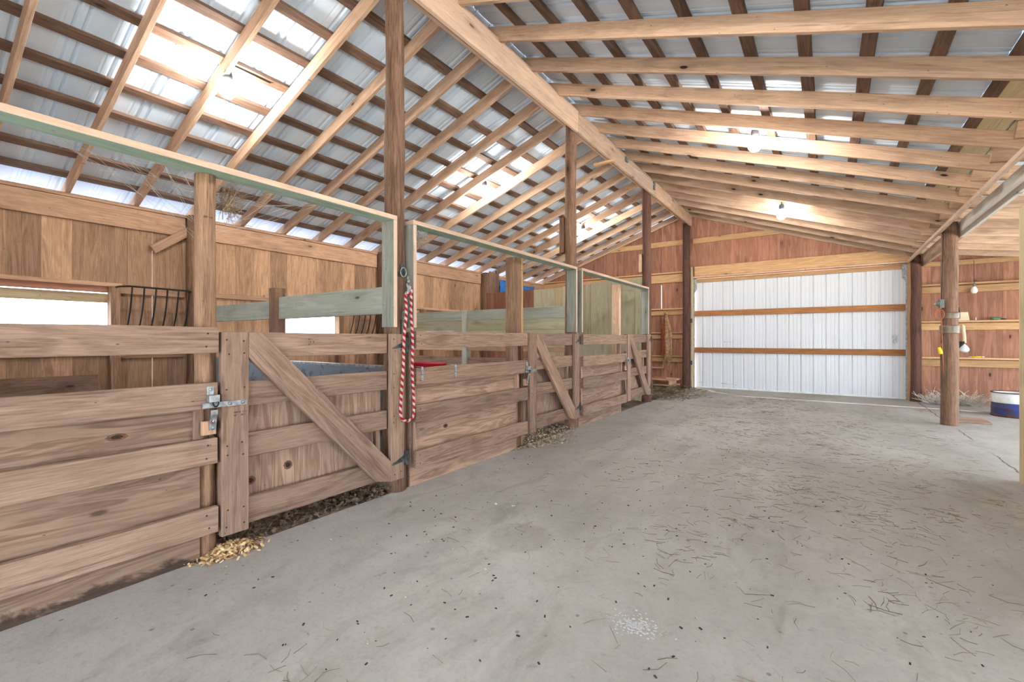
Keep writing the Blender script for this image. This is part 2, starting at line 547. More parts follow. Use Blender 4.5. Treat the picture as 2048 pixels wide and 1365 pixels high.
RD = 0.14           # rafter depth
PT = 0.038          # purlin thickness

# ------------------------------------------------------------------ setting: floor, ground, walls
m = MB()
m.box(-2.80, XFR + 0.1, Y0, YB + 0.35, -0.15, 0.0)
tag(m.build('floor', 'concrete', origin=(0, 0, 0)), kind='structure')
m = MB()
m.box(XL - 0.1, -2.80, Y0, YB + 0.1, -0.15, -0.004)
tag(m.build('floor', 'dirt', origin=(0, 0, 0)), kind='structure')
m = MB()
m.box(-60, 60, -60, 70, -0.4, -0.16)
tag(m.build('floor', 'ground', origin=(0, 0, -0.3)), kind='structure')

m = MB()
m.box(XFR + 0.1, 30, -30, 20, -0.2, -0.02)
m.box(-9, XFR + 0.1, -30, Y0, -0.2, -0.02)
tag(m.build('floor', 'bounce_apron', origin=(0, 0, -0.1)), kind='structure')  # unseen reflector ground added outside the front and right openings

# left plank wall with its window openings
WINS = [(0.70, 1.68), (3.74, 4.72), (6.80, 7.80)]
WZ0, WZ1 = 1.045, 1.80
gapw = {1.122: 0.003, 1.863: 0.003, 2.112: 0.008, 2.364: 0.005, 3.101: 0.006}
edges = [0.863 - 0.249 * i for i in range(16, 0, -1)] + [0.863, 1.122, 1.371, 1.619, 1.863, 2.112, 2.364, 2.611, 2.851, 3.101,
         3.357, 3.592, 3.86, 4.094, 4.345, 4.578, 4.865, 5.111, 5.369, 5.62]
while edges[-1] < YB:
    edges.append(edges[-1] + 0.247)
m = MB()
for a, b in zip(edges, edges[1:]):
    ga, gb = gapw.get(round(a, 3), 0.0006) / 2, gapw.get(round(b, 3), 0.0006) / 2
    a1, b1 = a + ga, b - gb
    tint = R.random()
    w = [x for x in WINS if x[0] < b1 and x[1] > a1]
    xj = XL + R.uniform(-0.004, 0.002)
    if not w:
        m.box(xj - 0.022, xj, a1, b1, -0.05, 2.86, 2, tint=tint)
    else:
        w = w[0]
        m.box(xj - 0.022, xj, a1, b1, -0.05, WZ0, 2, tint=tint)
        m.box(xj - 0.022, xj, a1, b1, WZ1, 2.86, 2, tint=tint)
        if a1 < w[0]:
            m.box(xj - 0.022, xj, a1, w[0], WZ0, WZ1, 2, tint=tint)
        if b1 > w[1]:
            m.box(xj - 0.022, xj, w[1], b1, WZ0, WZ1, 2, tint=tint)
tag(m.build('wall_left', 'plank'), kind='structure')

for i, (a, b) in enumerate(WINS):
    root = bpy.data.objects.new('window_%d' % (i + 1), None)
    place(root, None, (XL, (a + b) / 2, WZ0))
    tag(root, kind='structure')
    board('window_lintel', 'plate', root, XL, XL + 0.05, a - 0.25, b + 0.12, 1.83, 1.875)
    board('window_head', 'ply', root, XL - 0.06, XL, a, b, 1.76, 1.83)
    board('outer_head', 'paleply', root, XL - 0.10, XL - 0.06, a - 0.1, b + 0.1, 1.64, 1.75)
    board('window_sill', 'plate', root, XL - 0.06, XL + 0.04, a, b, 1.005, 1.045)
    for yy in ((b + 0.002, b + 0.09), (a - 0.09, a - 0.002)):
        board('window_jamb', 'loggrey', root, XL, XL + 0.11, yy[0], yy[1], -0.03, 1.83)

# back gable wall: sheets between vertical joints
def roofline(x):
    return min(zl(x), zr(x) if x < 1.0 else ze(x)) + 0.14


DX0, DX1, DZ = -2.735, 1.345, 2.70
joints = [XL - 0.02, -5.9, -4.72, -3.505, -2.26, -1.02, 0.2, 1.345, 1.66, 2.62, 3.84, XFR]
m = MB()
for a, b in zip(joints, joints[1:]):
    ga = 0.006 if abs(a + 3.505) < 0.01 else (0.002 if abs(a - 1.66) < 0.01 else 0.001)
    x0, x1 = a + ga, b - 0.001
    xs = [x0] + [x for x in (XRG, DX0, DX1) if x0 < x < x1] + [x1]
    tint = R.random()
    for p, q in zip(xs, xs[1:]):
        zb = DZ if (p >= DX0 - 0.001 and q <= DX1 + 0.001) else -0.05
        m.prism([(p, YB, zb), (q, YB, zb), (q, YB, roofline(q)), (p, YB, roofline(p))], (0, 1, 0), 0.016, tint=tint)
for a in joints[1:-1]:
    zt = roofline(a) - 0.02
    cuts = [(-0.05, 1.99), (2.60, zt)] if abs(a + 3.505) < 0.01 else ([(-0.05, 1.60), (1.95, zt)] if abs(a - 1.66) < 0.01 else [(DZ if DX0 < a < DX1 else -0.05, zt)])
    for z0, z1 in cuts:
        m.box(a - 0.03, a + 0.03, YB + 0.018, YB + 0.03, z0, z1, 2)
tag(m.build('wall_back', 'ply'), kind='structure')

# front wall behind the camera, open at the aisle
m = MB()
for a, b, zb in ((XL - 0.02, -2.3, -0.05), (3.4, XFR, -0.05), (-2.3, 3.4, 2.05)):
    xs = [a] + [x for x in (XRG,) if a < x < b] + [b]
    for p, q in zip(xs, xs[1:]):
        m.prism([(p, Y0, zb), (q, Y0, zb), (q, Y0, roofline(q)), (p, Y0, roofline(p))], (0, -1, 0), 0.016)
tag(m.build('wall_front', 'ply'), kind='structure')
# right wall with its wide opening
m = MB()
for a, b, z0, z1 in ((Y0, 1.0, -0.05, ze(XFR) + 0.1), (1.0, 10.6, 2.0, ze(XFR) + 0.1), (10.6, YB, -0.05, ze(XFR) + 0.1)):
    m.box(XFR, XFR + 0.016, a, b, z0, z1, 2)
tag(m.build('wall_right', 'ply'), kind='structure')


# roof sheets: profile across Y, swept down the slope
def roof(name, pts):
    prof = []
    y = Y0 - 0.3
    while y < YB + 0.3:
        for dy, h in ((0, 0), (0.10, 0), (0.108, 0.003), (0.118, 0.003), (0.126, 0), (0.16, 0), (0.172, 0.016), (0.188, 0.016), (0.2, 0),
                      (0.225, 0), (0.237, 0.016), (0.253, 0.016), (0.265, 0)):
            prof.append((y + dy, h))
        y += 0.307
    vs = []
    for (x, z) in pts:
        for (yy, h) in prof:
            vs.append((x, yy, z + h))
    n = len(prof)
    fs = [(i * n + j, i * n + j + 1, (i + 1) * n + j + 1, (i + 1) * n + j) for i in range(len(pts) - 1) for j in range(n - 1)]
    mm = MB()
    mm.add(vs, fs, [(0, 0, 0)] * len(vs))
    o = mm.build(name, 'roof', origin=(0, 0, pts[0][1]))
    so = o.modifiers.new('sheet', 'SOLIDIFY')
    so.thickness = 0.0015
    so.offset = 1
    tag(o, kind='structure')


dzL = RD * math.sqrt(1 + SL * SL) + PT * math.sqrt(1 + SL * SL) + 0.002
roof('ceiling', [(-7.62, zl(-7.62) + dzL), (XRG, zl(XRG) + dzL)])
roof('ceiling', [(XRG, zr(XRG) + dzL), (1.0, zr(1.0) + dzL)])
roof('ceiling', [(0.95, ze(0.95) + dzL + 0.03), (XFR + 0.4, ze(XFR + 0.4) + dzL)])

# ------------------------------------------------------------------ roof timbers
yL = [1.33 + 0.618 * i for i in range(-2, 17)]
yL.append(11.74)
n = len(yL)
for i, y in enumerate(yL):
    o = ORD[n - 1 - i]
    m = MB()
    x0, x1 = -7.55, XRG + 0.02
    h = RD / 2 * math.sqrt(1 + SL * SL)
    m.obox((x0, y, zl(x0) + h), (x1, y, zl(x1) + h), (0, 0, 1), RD, 0.038, seg=6, wob=0.003)
    q = m.build('roof_rafter', 'rafter', bevel=0.003)
    tag(q, 'bare knotty pine rafter over the stalls, %s from the back gable' % o if n - 1 - i else
        'bare pine rafter over the stalls lying against the back gable plywood', 'rafter', 'rafters of the slope over the stalls')
yR = [3.70 + 0.018 + 0.618 * i for i in range(-1, 13)]
yR.append(11.76)
n = len(yR)
for i, y in enumerate(yR):
    o = ORD[n - 1 - i]
    m = MB()
    x0, x1 = XRG - 0.05, 1.43
    h = RD / 2 * math.sqrt(1 + SR * SR)
    m.obox((x0, y, zr(x0) + h), (x1, y, zr(x1) + h), (0, 0, 1), RD, 0.038, seg=6, wob=0.003)
    q = m.build('roof_rafter', 'rafter', bevel=0.003)
    tag(q, 'bare knotty pine rafter over the aisle, %s from the back gable' % o if n - 1 - i else
        'bare pine rafter over the aisle lying against the back gable above the white door', 'rafter', 'rafters of the slope over the aisle')
    m = MB()
    xs = 1.29 + 0.015 * math.sin(i * 5)
    m.obox((xs, y - 0.0395, ze(xs) + 0.072), (XFR + 0.3, y - 0.0395, ze(XFR + 0.3) + 0.072), (0, 0, 1), RD, 0.038)
    q = m.build('lean_to_rafter', 'rafter', bevel=0.003)
    tag(q, 'flat lean-to rafter resting on the right beam, %s from the back gable' % o, 'rafter',
        'lean-to rafters over the right beam')

pL = [-6.94 + 0.3815 * i for i in range(0, 11)]
for i, x in enumerate(pL):
    h = (RD + PT / 2) * math.sqrt(1 + SL * SL)
    dv = Vector((1, 0, SL)).normalized()
    m = MB()
    m.obox((x, Y0 - 0.2, zl(x) + h), (x, YB + 0.2, zl(x) + h), dv, 0.089, PT, seg=24, wob=0.004)
    q = m.build('roof_purlin', 'purlin')
    tag(q, 'rough brown purlin under the metal over the stalls, %s up from the eave' % ORD[i], 'purlin', 'purlins over the stalls')
pR = [-2.49 + 0.392 * i for i in range(0, 10)]
for i, x in enumerate(pR):
    h = (RD + PT / 2) * math.sqrt(1 + SR * SR)
    dv = Vector((1, 0, -SR)).normalized()
    m = MB()
    m.obox((x, Y0 - 0.2, zr(x) + h), (x, YB + 0.2, zr(x) + h), dv, 0.089, PT, seg=24, wob=0.004)
    q = m.build('roof_purlin', 'purlin')
    tag(q, 'rough brown purlin under the metal over the aisle, %s down from the ridge' % ORD[i], 'purlin', 'purlins over the aisle')
for i, (xa, lab) in enumerate(((1.17, 'pale sheathing board above the right beam, the one nearer the aisle'),
                               (1.42, 'pale sheathing board above the right beam, the one farther from the aisle'))):
    m = MB()
    m.obox((xa, 2.0, ze(xa) + 0.142 + 0.015), (xa, 9.4, ze(xa) + 0.142 + 0.015), (1, 0, -SE), 0.235, 0.02)
    tag(m.build('sheathing_board', 'paleply'), lab, 'board')

# ridge beam boards
def span(name, mat, x0, x1, y0, y1, z0, z1, lab, cat, group=None, seg=1, wob=0.0):
    o = board(name, mat, None, x0, x1, y0, y1, z0, z1, seg=seg, wob=wob)
    return tag(o, lab, cat, group)


span('ridge_board', 'sawn', -2.775, -2.735, -3.1, 5.50, 3.985, 4.272, 'long pale ridge beam plank nearest the viewer, on the aisle face of the posts', 'beam', 'wide ridge planks', 6, 0.004)
span('ridge_board', 'sawn', -2.775, -2.735, 5.505, 8.78, 3.985, 4.272, 'pale ridge beam plank carrying the small grey box and white cable', 'beam', 'wide ridge planks')
span('ridge_board', 'rafter', -2.775, -2.735, 8.785, 11.74, 3.99, 4.272, 'grey-brown ridge beam plank ending at the back gable', 'beam', 'wide ridge planks')
span('ridge_batten', 'sawn', -2.965, -2.925, -3.1, 11.74, 4.125, 4.268, 'narrow ridge beam plank on the stall side of the tall posts', 'beam', seg=8, wob=0.004)
# small block under the ridge and cable gear
span('wood_block', 'pine', -3.02, -2.69, 6.60, 6.67, 3.945, 3.98, 'short wood block nailed across the underside of the ridge beam', 'block')
t = thing('cable_box', 'small grey electrical box with white cable on the ridge beam', 'box', (-2.72, 7.25, 4.12))
board('box_body', 'jbox', t, -2.735, -2.70, 7.2, 7.29, 4.14, 4.22)
m = MB()
m.tube([(-2.725, 7.25 + 0.16 * i, 4.15 - 0.02 * math.sin(i * 0.8) + 0.004 * i) for i in range(10)], 0.005, 6)
m.build('cable', 'white', t)
board('junction_cover', 'jbox', t, -2.735, -2.71, 8.68, 8.76, 4.08, 4.27)

# right beam
span('beam_board', 'greyboard', 1.52, 1.56, -2.0, 8.72, 2.62, 2.852, 'whitish beam plank running from the right post towards the viewer', 'beam', 'right beam planks')
span('beam_board', 'rafter', 1.52, 1.56, 8.725, 11.76, 2.615, 2.852, 'grey-brown beam plank between the right post and the back wall', 'beam', 'right beam planks')
span('beam_strip', 'sawn', 1.29, 1.33, -2.0, 11.7, 2.70, 2.748, 'thin pale strip along the aisle side of the right beam', 'beam')

# wall plates on the left wall
PB = [(-3.1, 2.46), (2.66, 5.58), (5.79, 8.72), (8.93, 11.78)]
nm = ['nearest the viewer', 'from first to second wall post', 'from second to third wall post', 'ending in the back corner']
for (a, b), q in zip(PB, nm):
    t = thing('wall_plate', 'broad brown plate board topping the plank wall, %s' % q, 'beam', (XL, (a + b) / 2, 2.56), 'plate boards on the plank wall')
    board('face_board', 'plate', t, XL, XL + 0.04, a, b, 2.56, 2.805, seg=5, wob=0.003)
    board('cap_strip', 'plate', t, XL - 0.02, XL + 0.055, a - 0.05, b + 0.05, 2.808, 2.838)

# ------------------------------------------------------------------ posts
def post(name, mat, x, y, z1, r0, r1, lab, group, seed, rough=0.1, lean=(0, 0), z0=-0.1):
    m = MB()
    m.log(x, y, z0, z1, r0, r1, seed=seed, rough=rough, lean=lean, rings=22)
    return tag(m.build(name, mat, origin=(x, y, 0)), lab, 'post', group)


post('round_post', 'log', XRG, 2.447, 4.30, 0.095, 0.068, 'tall dark round post with the red and white lead rope', 'tall ridge posts', 1)
post('round_post', 'log', XRG, 5.50, 4.30, 0.088, 0.072, 'tall round ridge post second from the viewer, between two gates', 'tall ridge posts', 2)
post('round_post', 'logred', XRG, 8.66, 4.30, 0.088, 0.080, 'tall blackish round post at the far end of the stall fronts', 'tall ridge posts', 3)
post('round_post', 'logred', XRG + 0.01, 11.62, 4.05, 0.088, 0.080, 'tall dark reddish round post on the left side of the white door', 'tall ridge posts', 4)
post('round_post', 'log', XR, 8.72, 2.835, 0.098, 0.088, 'brown round post carrying the right beam, wrapped with clear tape', 'right posts', 5, 0.05)
post('round_post', 'logred', XR, 11.64, 2.82, 0.085, 0.078, 'reddish round post on the right side of the white door', 'right posts', 6)
post('stall_post', 'loggrey', -2.855, 1.098, 2.120, 0.052, 0.050, 'rough stall front post under the first header, beside the nearest gate', 'stall front posts', 7, 0.04)
for y, lab, sd in ((2.56, 'dark wall post behind the nearest stall', 11), (5.68, 'dark wall post behind the second stall', 12), (8.83, 'dark wall post beside the old upright boards', 13)):
    post('wall_post', 'log', XL + 0.1, y, 2.84, 0.1, 0.1, lab, 'plank wall posts', sd)
t = thing('stall_post', 'square stall front post under the second header, with a lighter edge board', 'post', (-2.85, 4.25, 0), 'stall front posts')
board('post_timber', 'loggrey', t, -2.98, -2.85, 4.16, 4.28, -0.05, 2.125)
board('edge_board', 'pine', t, -2.95, -2.85, 4.285, 4.325, -0.05, 2.125)
t = thing('stall_post', 'slim stall front post under the farthest header', 'post', (-2.85, 7.3, 0), 'stall front posts')
board('post_timber', 'rafter', t, -2.98, -2.85, 7.24, 7.32, -0.05, 2.125)
span('wood_block', 'log', -2.995, -2.925, 5.44, 5.53, 2.38, 2.86, 'dark wood cleat on the stall side of the second tall post', 'block')
span('wood_block', 'rafter', -2.99, -2.93, 8.6, 8.68, 2.50, 2.85, 'brown wood cleat on the stall side of the farthest tall post', 'block')

# ------------------------------------------------------------------ stall fronts
XF = -2.72          # front face of boards
RZ = [(1.13, 1.27), (0.83, 0.97), (0.53, 0.67), (0.155, 0.295)]


def fixing(m, y, z, x=None, r=0.006):
    m.lathe((XF if x is None else x, y, z), [(0, 0.002), (r, 0.0018), (r, -0.002)], 8, mi=1, axis='x', smooth=False)


def knot(m, x, y, z, ry, rz):
    n_ = 18
    for s_, mi_, dx in ((1.0, 1, 0.0008), (0.55, 2, 0.0014)):
        m.prism([(x, y + ry * s_ * math.cos(2 * math.pi * i / n_) * (1 + 0.12 * math.sin(3.0 * i)), z + rz * s_ * math.sin(2 * math.pi * i / n_)) for i in range(n_)], (1, 0, 0), dx, mi=mi_)


def panel(y0, y1, lab, studs, zoff=0.0, ply='frontply', ply_end=None, knots=()):
    t = thing('stall_fence', lab, 'stall panel', (XF, (y0 + y1) / 2, 0), 'fixed stall front panels')
    for i, (a, b) in enumerate(RZ):
        ex = R.uniform(-0.008, 0.008)
        m = MB()
        m.box(XF - 0.038, XF, y0, y1 + ex, a + zoff, b + zoff, 1, seg=7, wob=0.003)
        for yy in (y0 + 0.05, y1 - 0.05):
            for dz in (0.035, 0.105):
                fixing(m, yy + R.uniform(-0.01, 0.01), a + dz + zoff)
        o = m.build('board', ['front', 'nail'], t, 0.004)
    pe = ply_end or (y1 - 0.06)
    m = MB()
    m.box(XF - 0.088, XF - 0.074, y0, pe, -0.01, 0.955, 1)
    m.box(XF - 0.074, XF - 0.0385, pe - 0.035, pe + 0.005, 0.56, 0.95, 2)
    m.box(XF - 0.074, XF - 0.0385, y0 + 0.005, y0 + 0.04, 0.16, 0.95, 2)
    for (ky, kz, a_, b_) in knots:
        knot(m, XF - 0.074, ky, kz, a_, b_)
    m.build('plywood_backing', [ply, 'knot', 'knotcore'], t)
    for a, b in studs:
        board('stud', 'front', t, XF - 0.14, XF - 0.089, a, b, -0.02, 1.26)
    return t


p1 = panel(-2.2, 1.112, 'nearest weathered stall front panel with four horizontal boards, cut off by the frame edge', [(-0.5, -0.41)], ply='rotply', ply_end=1.05, knots=((0.70, 0.735, 0.042, 0.017),))
p2 = panel(2.56, 4.225, 'stall front panel between the rope post and the second gate, holding the red feed tub', [(4.08, 4.155), (2.56, 2.60)], ply_end=4.10, knots=((2.98, 0.43, 0.03, 0.02),))
p3 = panel(5.62, 7.25, 'small looking stall front panel between the second and third gates', [(7.16, 7.235), (5.6, 5.64)], ply_end=7.14)


def gate(y0, y1, lab, zs=0.0, knots=()):
    t = thing('stall_gate', lab, 'gate', (XF, (y0 + y1) / 2, 0.117), 'stall gates')
    sw = 0.142
    z0, z1 = 0.117 + zs, 1.245 + zs
    for a in (y0, y1 - 0.128):
        w = sw if a == y0 else 0.128
        m = MB()
        m.box(XF - 0.038, XF, a, a + w, z0, z1, 2, seg=5, wob=0.002)
        for zz in (1.20, 1.12, 0.93, 0.84, 0.62, 0.56, 0.25, 0.17):
            for yy in (a + 0.03, a + w - 0.03):
                fixing(m, yy + R.uniform(-0.008, 0.008), zz + zs + R.uniform(-0.008, 0.008))
        o = m.build('stile', ['front', 'nail'], t, 0.004)
    for (a, b) in RZ:
        m = MB()
        hi = z1 if b > 1.2 else b + zs - 0.01
        m.box(XF - 0.077, XF - 0.039, y0 + 0.02, y1 - 0.135, (a if b < 1.2 else a - 0.022) + zs - (0.022 if b < 0.4 else 0.012), hi, 1, seg=5, wob=0.002)
        m.build('rail', 'front', t, 0.005)
    m = MB()
    m.box(XF - 0.125, XF - 0.111, y0 + 0.02, y1 - 0.16, z0 + 0.03, 0.93 + zs, 2)
    for yy in (y0 + 0.025, y1 - 0.21):
        m.box(XF - 0.111, XF - 0.0775, yy, yy + 0.04, z0 + 0.04, 0.9 + zs, 2)
    for (ky, kz, a_, b_) in knots:
        knot(m, XF - 0.111, ky, kz, a_, b_)
    m.build('plywood_panel', ['frontply', 'knot', 'knotcore'], t)
    # diagonal brace in the plane of the stiles
    ya, yb = y0 + sw, y1 - 0.128
    w = 0.135
    A = [(XF, ya, z1), (XF, ya + 0.075, z1), (XF, yb, z0 + 0.155), (XF, yb, z0), (XF, yb - 0.135, z0 + 0.035), (XF, ya, z1 - 0.145)]
    m = MB()
    m.prism([Vector(p) + Vector((-0.038, 0, 0)) for p in A], (1, 0, 0), 0.038, along=(0, yb - ya, -(z1 - z0)))
    m.build('brace', 'front', t, 0.005)
    # strap hinges on the far stile
    for zz in (0.27, 1.16):
        m = MB()
        m.prism([(XF + 0.001, y1 - 0.12, zz + zs - 0.03), (XF + 0.001, y1 + 0.005, zz + zs - 0.02), (XF + 0.001, y1 + 0.005, zz + zs + 0.03), (XF + 0.001, y1 - 0.12, zz + zs - 0.022)], (1, 0, 0), 0.004)
        m.box(XF - 0.01, XF + 0.006, y1 + 0.006, y1 + 0.045, zz + zs - 0.055, zz + zs + 0.055)
        m.tube([(XF + 0.008, y1 + 0.006, zz + zs - 0.05), (XF + 0.008, y1 + 0.006, zz + zs + 0.05)], 0.007, 8)
        m.build('strap_hinge', 'darksteel', t)
    return t


g1 = gate(1.128, 2.432, 'nearest wide stall gate with a long diagonal brace and galvanised latch bar', knots=((1.56, 0.40, 0.028, 0.028), (1.33, 0.36, 0.03, 0.026)))
g2 = gate(4.27, 5.50, 'second stall gate, hung on the second tall ridge post', 0.03)
g3 = gate(7.30, 8.50, 'farthest stall gate, hung on the blackish end post', 0.045)


# latches: bar on the gate, catch on the panel
def latch(g, p, y, full):
    m = MB()
    m.obox((XF + 0.008, y - 0.09, 0.851), (XF + 0.008, y + 0.135, 0.848), (0, 0, 1), 0.028, 0.006)
    b = m.build('latch_bar', 'steel', g, 0.001)
    m = MB()
    for dy in (0.045, 0.112):
        m.lathe((XF + 0.011, y + dy, 0.85), [(0, 0.007), (0.009, 0.006), (0.011, 0.0), (0, 0)], 10, axis='x')
    m.build('bolt', 'steel', b)
    y2 = y - 0.05
    m = MB()
    m.obox((XF + 0.003, y2, 0.95), (XF + 0.003, y2, 0.875), (0, 1, 0), 0.034, 0.005)
    m.box(XF + 0.002, XF + 0.035, y2 - 0.017, y2 + 0.035, 0.868, 0.905)
    m.lathe((XF + 0.006, y2, 0.935), [(0, 0.006), (0.008, 0.005), (0.010, 0.0), (0, 0)], 10, axis='x')
    br = m.build('latch_bracket', 'steel', p, 0.001)
    m = MB()
    m.tube([(XF + 0.03, y2 + 0.010 + 0.013 * math.sin(a), 0.873 - 0.022 * math.sin(a * 0.5) ** 2 - 0.004) if False else
            (XF + 0.028, y2 + 0.018 + 0.014 * math.cos(a), 0.868 + 0.026 * math.sin(a)) for a in [math.pi + i * math.pi / 8 for i in range(9)]], 0.004, 6)
    m.build('latch_loop', 'rod', br)
    m = MB()
    m.box(XF - 0.03, XF - 0.004 if not full else XF - 0.002, y2 - 0.035, y2 + 0.032, 0.69, 0.765)
    bl = m.build('latch_block', 'plate', p, 0.003)
    m = MB()
    pts = [(XF + 0.002, 0.715), (XF + 0.004, 0.745), (XF + 0.012, 0.78), (XF + 0.022, 0.80), (XF + 0.024, 0.825)]
    for q, r_ in zip(pts, pts[1:]):
        m.obox((q[0], y2 + 0.012, q[1]), (r_[0], y2 + 0.012, r_[1]), (0, 1, 0), 0.034, 0.004)
    hk = m.build('latch_spring', 'steel', bl)
    if full:
        m = MB()
        m.prism([(XF + 0.0075, y2 + 0.012 + 0.009 * math.cos(a) + 0.004 * math.sin(a), 0.767 + 0.015 * math.sin(a)) for a in [i * math.pi / 8 for i in range(16)]], (1, 0, 0), 0.003)
        o = m.build('red_sticker', 'red', hk)
        m = MB()
        m.obox((XF + 0.0112, y2 + 0.010, 0.759), (XF + 0.0112, y2 + 0.014, 0.776), (0, 1, 0), 0.004, 0.001)
        m.build('sticker_mark', 'white', hk)
    m = MB()
    m.lathe((XF + 0.004, y2 + 0.012, 0.725), [(0, 0.006), (0.008, 0.005), (0.010, 0.0), (0, 0)], 10, axis='x')
    m.build('bolt', 'steel', hk)


latch(g1, p1, 1.12, True)
latch(g2, p2, 4.25, False)
latch(g3, p3, 7.275, False)

# ink grade stamps on the near gate
def stamp(parent, y, z, x, rows, w):
    m = MB()
    for i, r_ in enumerate(rows):
        yy = y
        for ch in r_:
            if ch != ' ':
                m.obox((x, yy, z - i * 0.017), (x, yy + 0.004, z - i * 0.017 + 0.010), (0, 1, 0), 0.0022, 0.0006)
                if ch == 'o':
                    m.obox((x, yy + 0.005, z - i * 0.017), (x, yy + 0.008, z - i * 0.017 + 0.010), (0, 1, 0), 0.0022, 0.0006)
            yy += w
    m.build('grade_stamp', 'ink', parent)


st1 = [c for c in g1.children if c.name.startswith('stile')][0]
rl1 = [c for c in g1.children if c.name.startswith('rail')][0]
stamp(st1, 1.19, 0.79, XF + 0.0006, ['oo|o ...', 'o|  o||'], 0.009)
stamp(rl1, 1.655, 1.20, XF - 0.0384, ['o|', '|o o', 'o|'], 0.011)

# overhead frames above each stall front
def header(y0, y1, lab, sides, zt):
    t = thing('stall_opening_frame', lab, 'frame', (-2.8, (y0 + y1) / 2, 1.27), 'frames above the stall fronts')
    m = MB()
    m.box(-2.86, -2.72, y0, y1, zt - 0.035, zt, 1, seg=7, wob=0.002)
    o = m.build('header_board', ['sawn', 'mint'], t, 0.003)
    for p in o.data.polygons:
        if p.normal.z < -0.5:
            p.material_index = 1
    for (a, b) in sides:
        m = MB()
        m.box(-2.86, -2.72, a, b, 1.297, zt - 0.036, 2)
        q = m.build('side_board', ['sawn', 'greygreen'], t, 0.003)
        for p in q.data.polygons:
            if abs(p.normal.y) > 0.5:
                p.material_index = 1
    return t


header(-2.2, 2.364, 'overhead frame of the nearest stall, its long header board above the first gate', [(2.328, 2.364)], 2.157)
header(2.53, 5.44, 'overhead frame of the middle stall, between the two nearest tall posts', [(2.53, 2.565), (5.405, 5.44)], 2.165)
header(5.575, 8.40, 'overhead frame of the farthest stall', [(5.575, 5.605), (8.365, 8.40)], 2.172)

# ------------------------------------------------------------------ stall dividers
t = thing('stall_divider', 'first stall divider with one pale green top plank and a metal lined lower half', 'divider', (-4.9, 2.53, 0), 'stall dividers')
board('top_plank', 'green', t, -6.82, -4.86, 2.51, 2.55, 1.42, 1.615, 0)
board('top_plank', 'green', t, -4.72, -2.96, 2.50, 2.54, 1.415, 1.645, 0)
board('divider_post', 'loggrey', t, -4.86, -4.725, 2.47, 2.58, -0.05, 1.745)
m = MB(); m.box(-6.82, -2.95, 2.51, 2.53, -0.02, 0.965, 0); lo = m.build('lower_panel', 'liner', t)
m = MB(); m.box(-6.82, -2.95, 2.495, 2.545, 0.962, 0.982, 0); m.build('metal_edge', 'steel', t)

t = thing('stall_divider', 'second stall divider of stacked green and yellowish planks', 'divider', (-4.9, 5.63, 0), 'stall dividers')
for i, z in enumerate((0.02, 0.2, 0.38, 0.56, 0.74)):
    board('plank', 'front', t, -6.82, -2.97, 5.62, 5.655, z, z + 0.172, 0)
for a, b in ((-6.82, -4.88), (-4.78, -2.97)):
    board('plank', 'rafter', t, a, b, 5.61, 5.65, 1.02, 1.09, 0)
    board('plank', 'greenply', t, a, b, 5.60, 5.64, 1.34, 1.507, 0)
    board('plank', 'greenply', t, a, b, 5.60, 5.64, 1.17, 1.339, 0)
    board('plank', 'green', t, a, b, 5.60, 5.64, 1.5075, 1.668, 0)
board('divider_post', 'green', t, -4.88, -4.78, 5.585, 5.70, -0.05, 1.672)

t = thing('stall_divider', 'tall plywood divider behind the third stall, reddish on the left and greenish on the right', 'divider', (-4.9, 8.72, 0), 'stall dividers')
for a, b, z, mt in ((-6.80, -6.0, 2.325, 'ply'), (-5.995, -5.45, 2.325, 'ply'), (-5.445, -4.9, 2.32, 'greenply'), (-4.895, -4.72, 2.33, 'paleply'), (-4.715, -4.3, 2.35, 'greenply'),
                    (-4.295, -4.05, 2.35, 'greenply'), (-4.045, -3.1, 2.38, 'greenply'), (-3.095, -2.95, 2.42, 'greenply')):
    m = MB(); m.box(a, b, 8.70, 8.716, -0.02, z, 2); m.build('plywood_sheet', mt, t)
board('edge_strip', 'greenply', t, -3.0, -2.95, 8.655, 8.698, -0.02, 2.12)

# ------------------------------------------------------------------ things on the plank wall
def girt(name, mat, x0, x1, y0, y1, z0, z1, lab, cat='girt', group='girts on the plank wall'):
    return tag(board(name, mat, None, x0, x1, y0, y1, z0, z1, 1), lab, cat, group)


girt('wall_girt', 'plate', XL, XL + 0.04, 1.785, 2.45, 1.755, 1.845, 'short girt on the plank wall behind the nearest hay rack')
girt('wall_girt', 'plate', XL, XL + 0.04, 2.68, 3.63, 1.78, 1.85, 'girt on the plank wall above the first divider plank')
girt('wall_girt', 'plate', XL, XL + 0.04, 4.83, 5.56, 1.76, 1.85, 'short girt on the plank wall behind the farther hay rack')
girt('wall_girt', 'plank', XL, XL + 0.04, 1.785, 2.45, 0.97, 1.05, 'low girt on the plank wall below the nearest hay rack')
girt('wall_girt', 'plank', XL, XL + 0.04, 4.83, 5.56, 0.97, 1.05, 'low girt on the plank wall below the farther hay rack')
girt('kick_board', 'purlin', XL + 0.004, XL + 0.049, -2.5, 1.58, 0.60, 0.79, 'wide dark kick board low on the plank wall under the nearest window', 'board', None)
m = MB()
m.obox((XL + 0.07, 2.09, 2.33), (XL + 0.07, 2.64, 2.755), (0, -0.6, 0.8), 0.105, 0.036)
tag(m.build('knee_brace', 'plate', None, 0.003), 'short diagonal brace from the plank wall up to the plate board', 'brace')


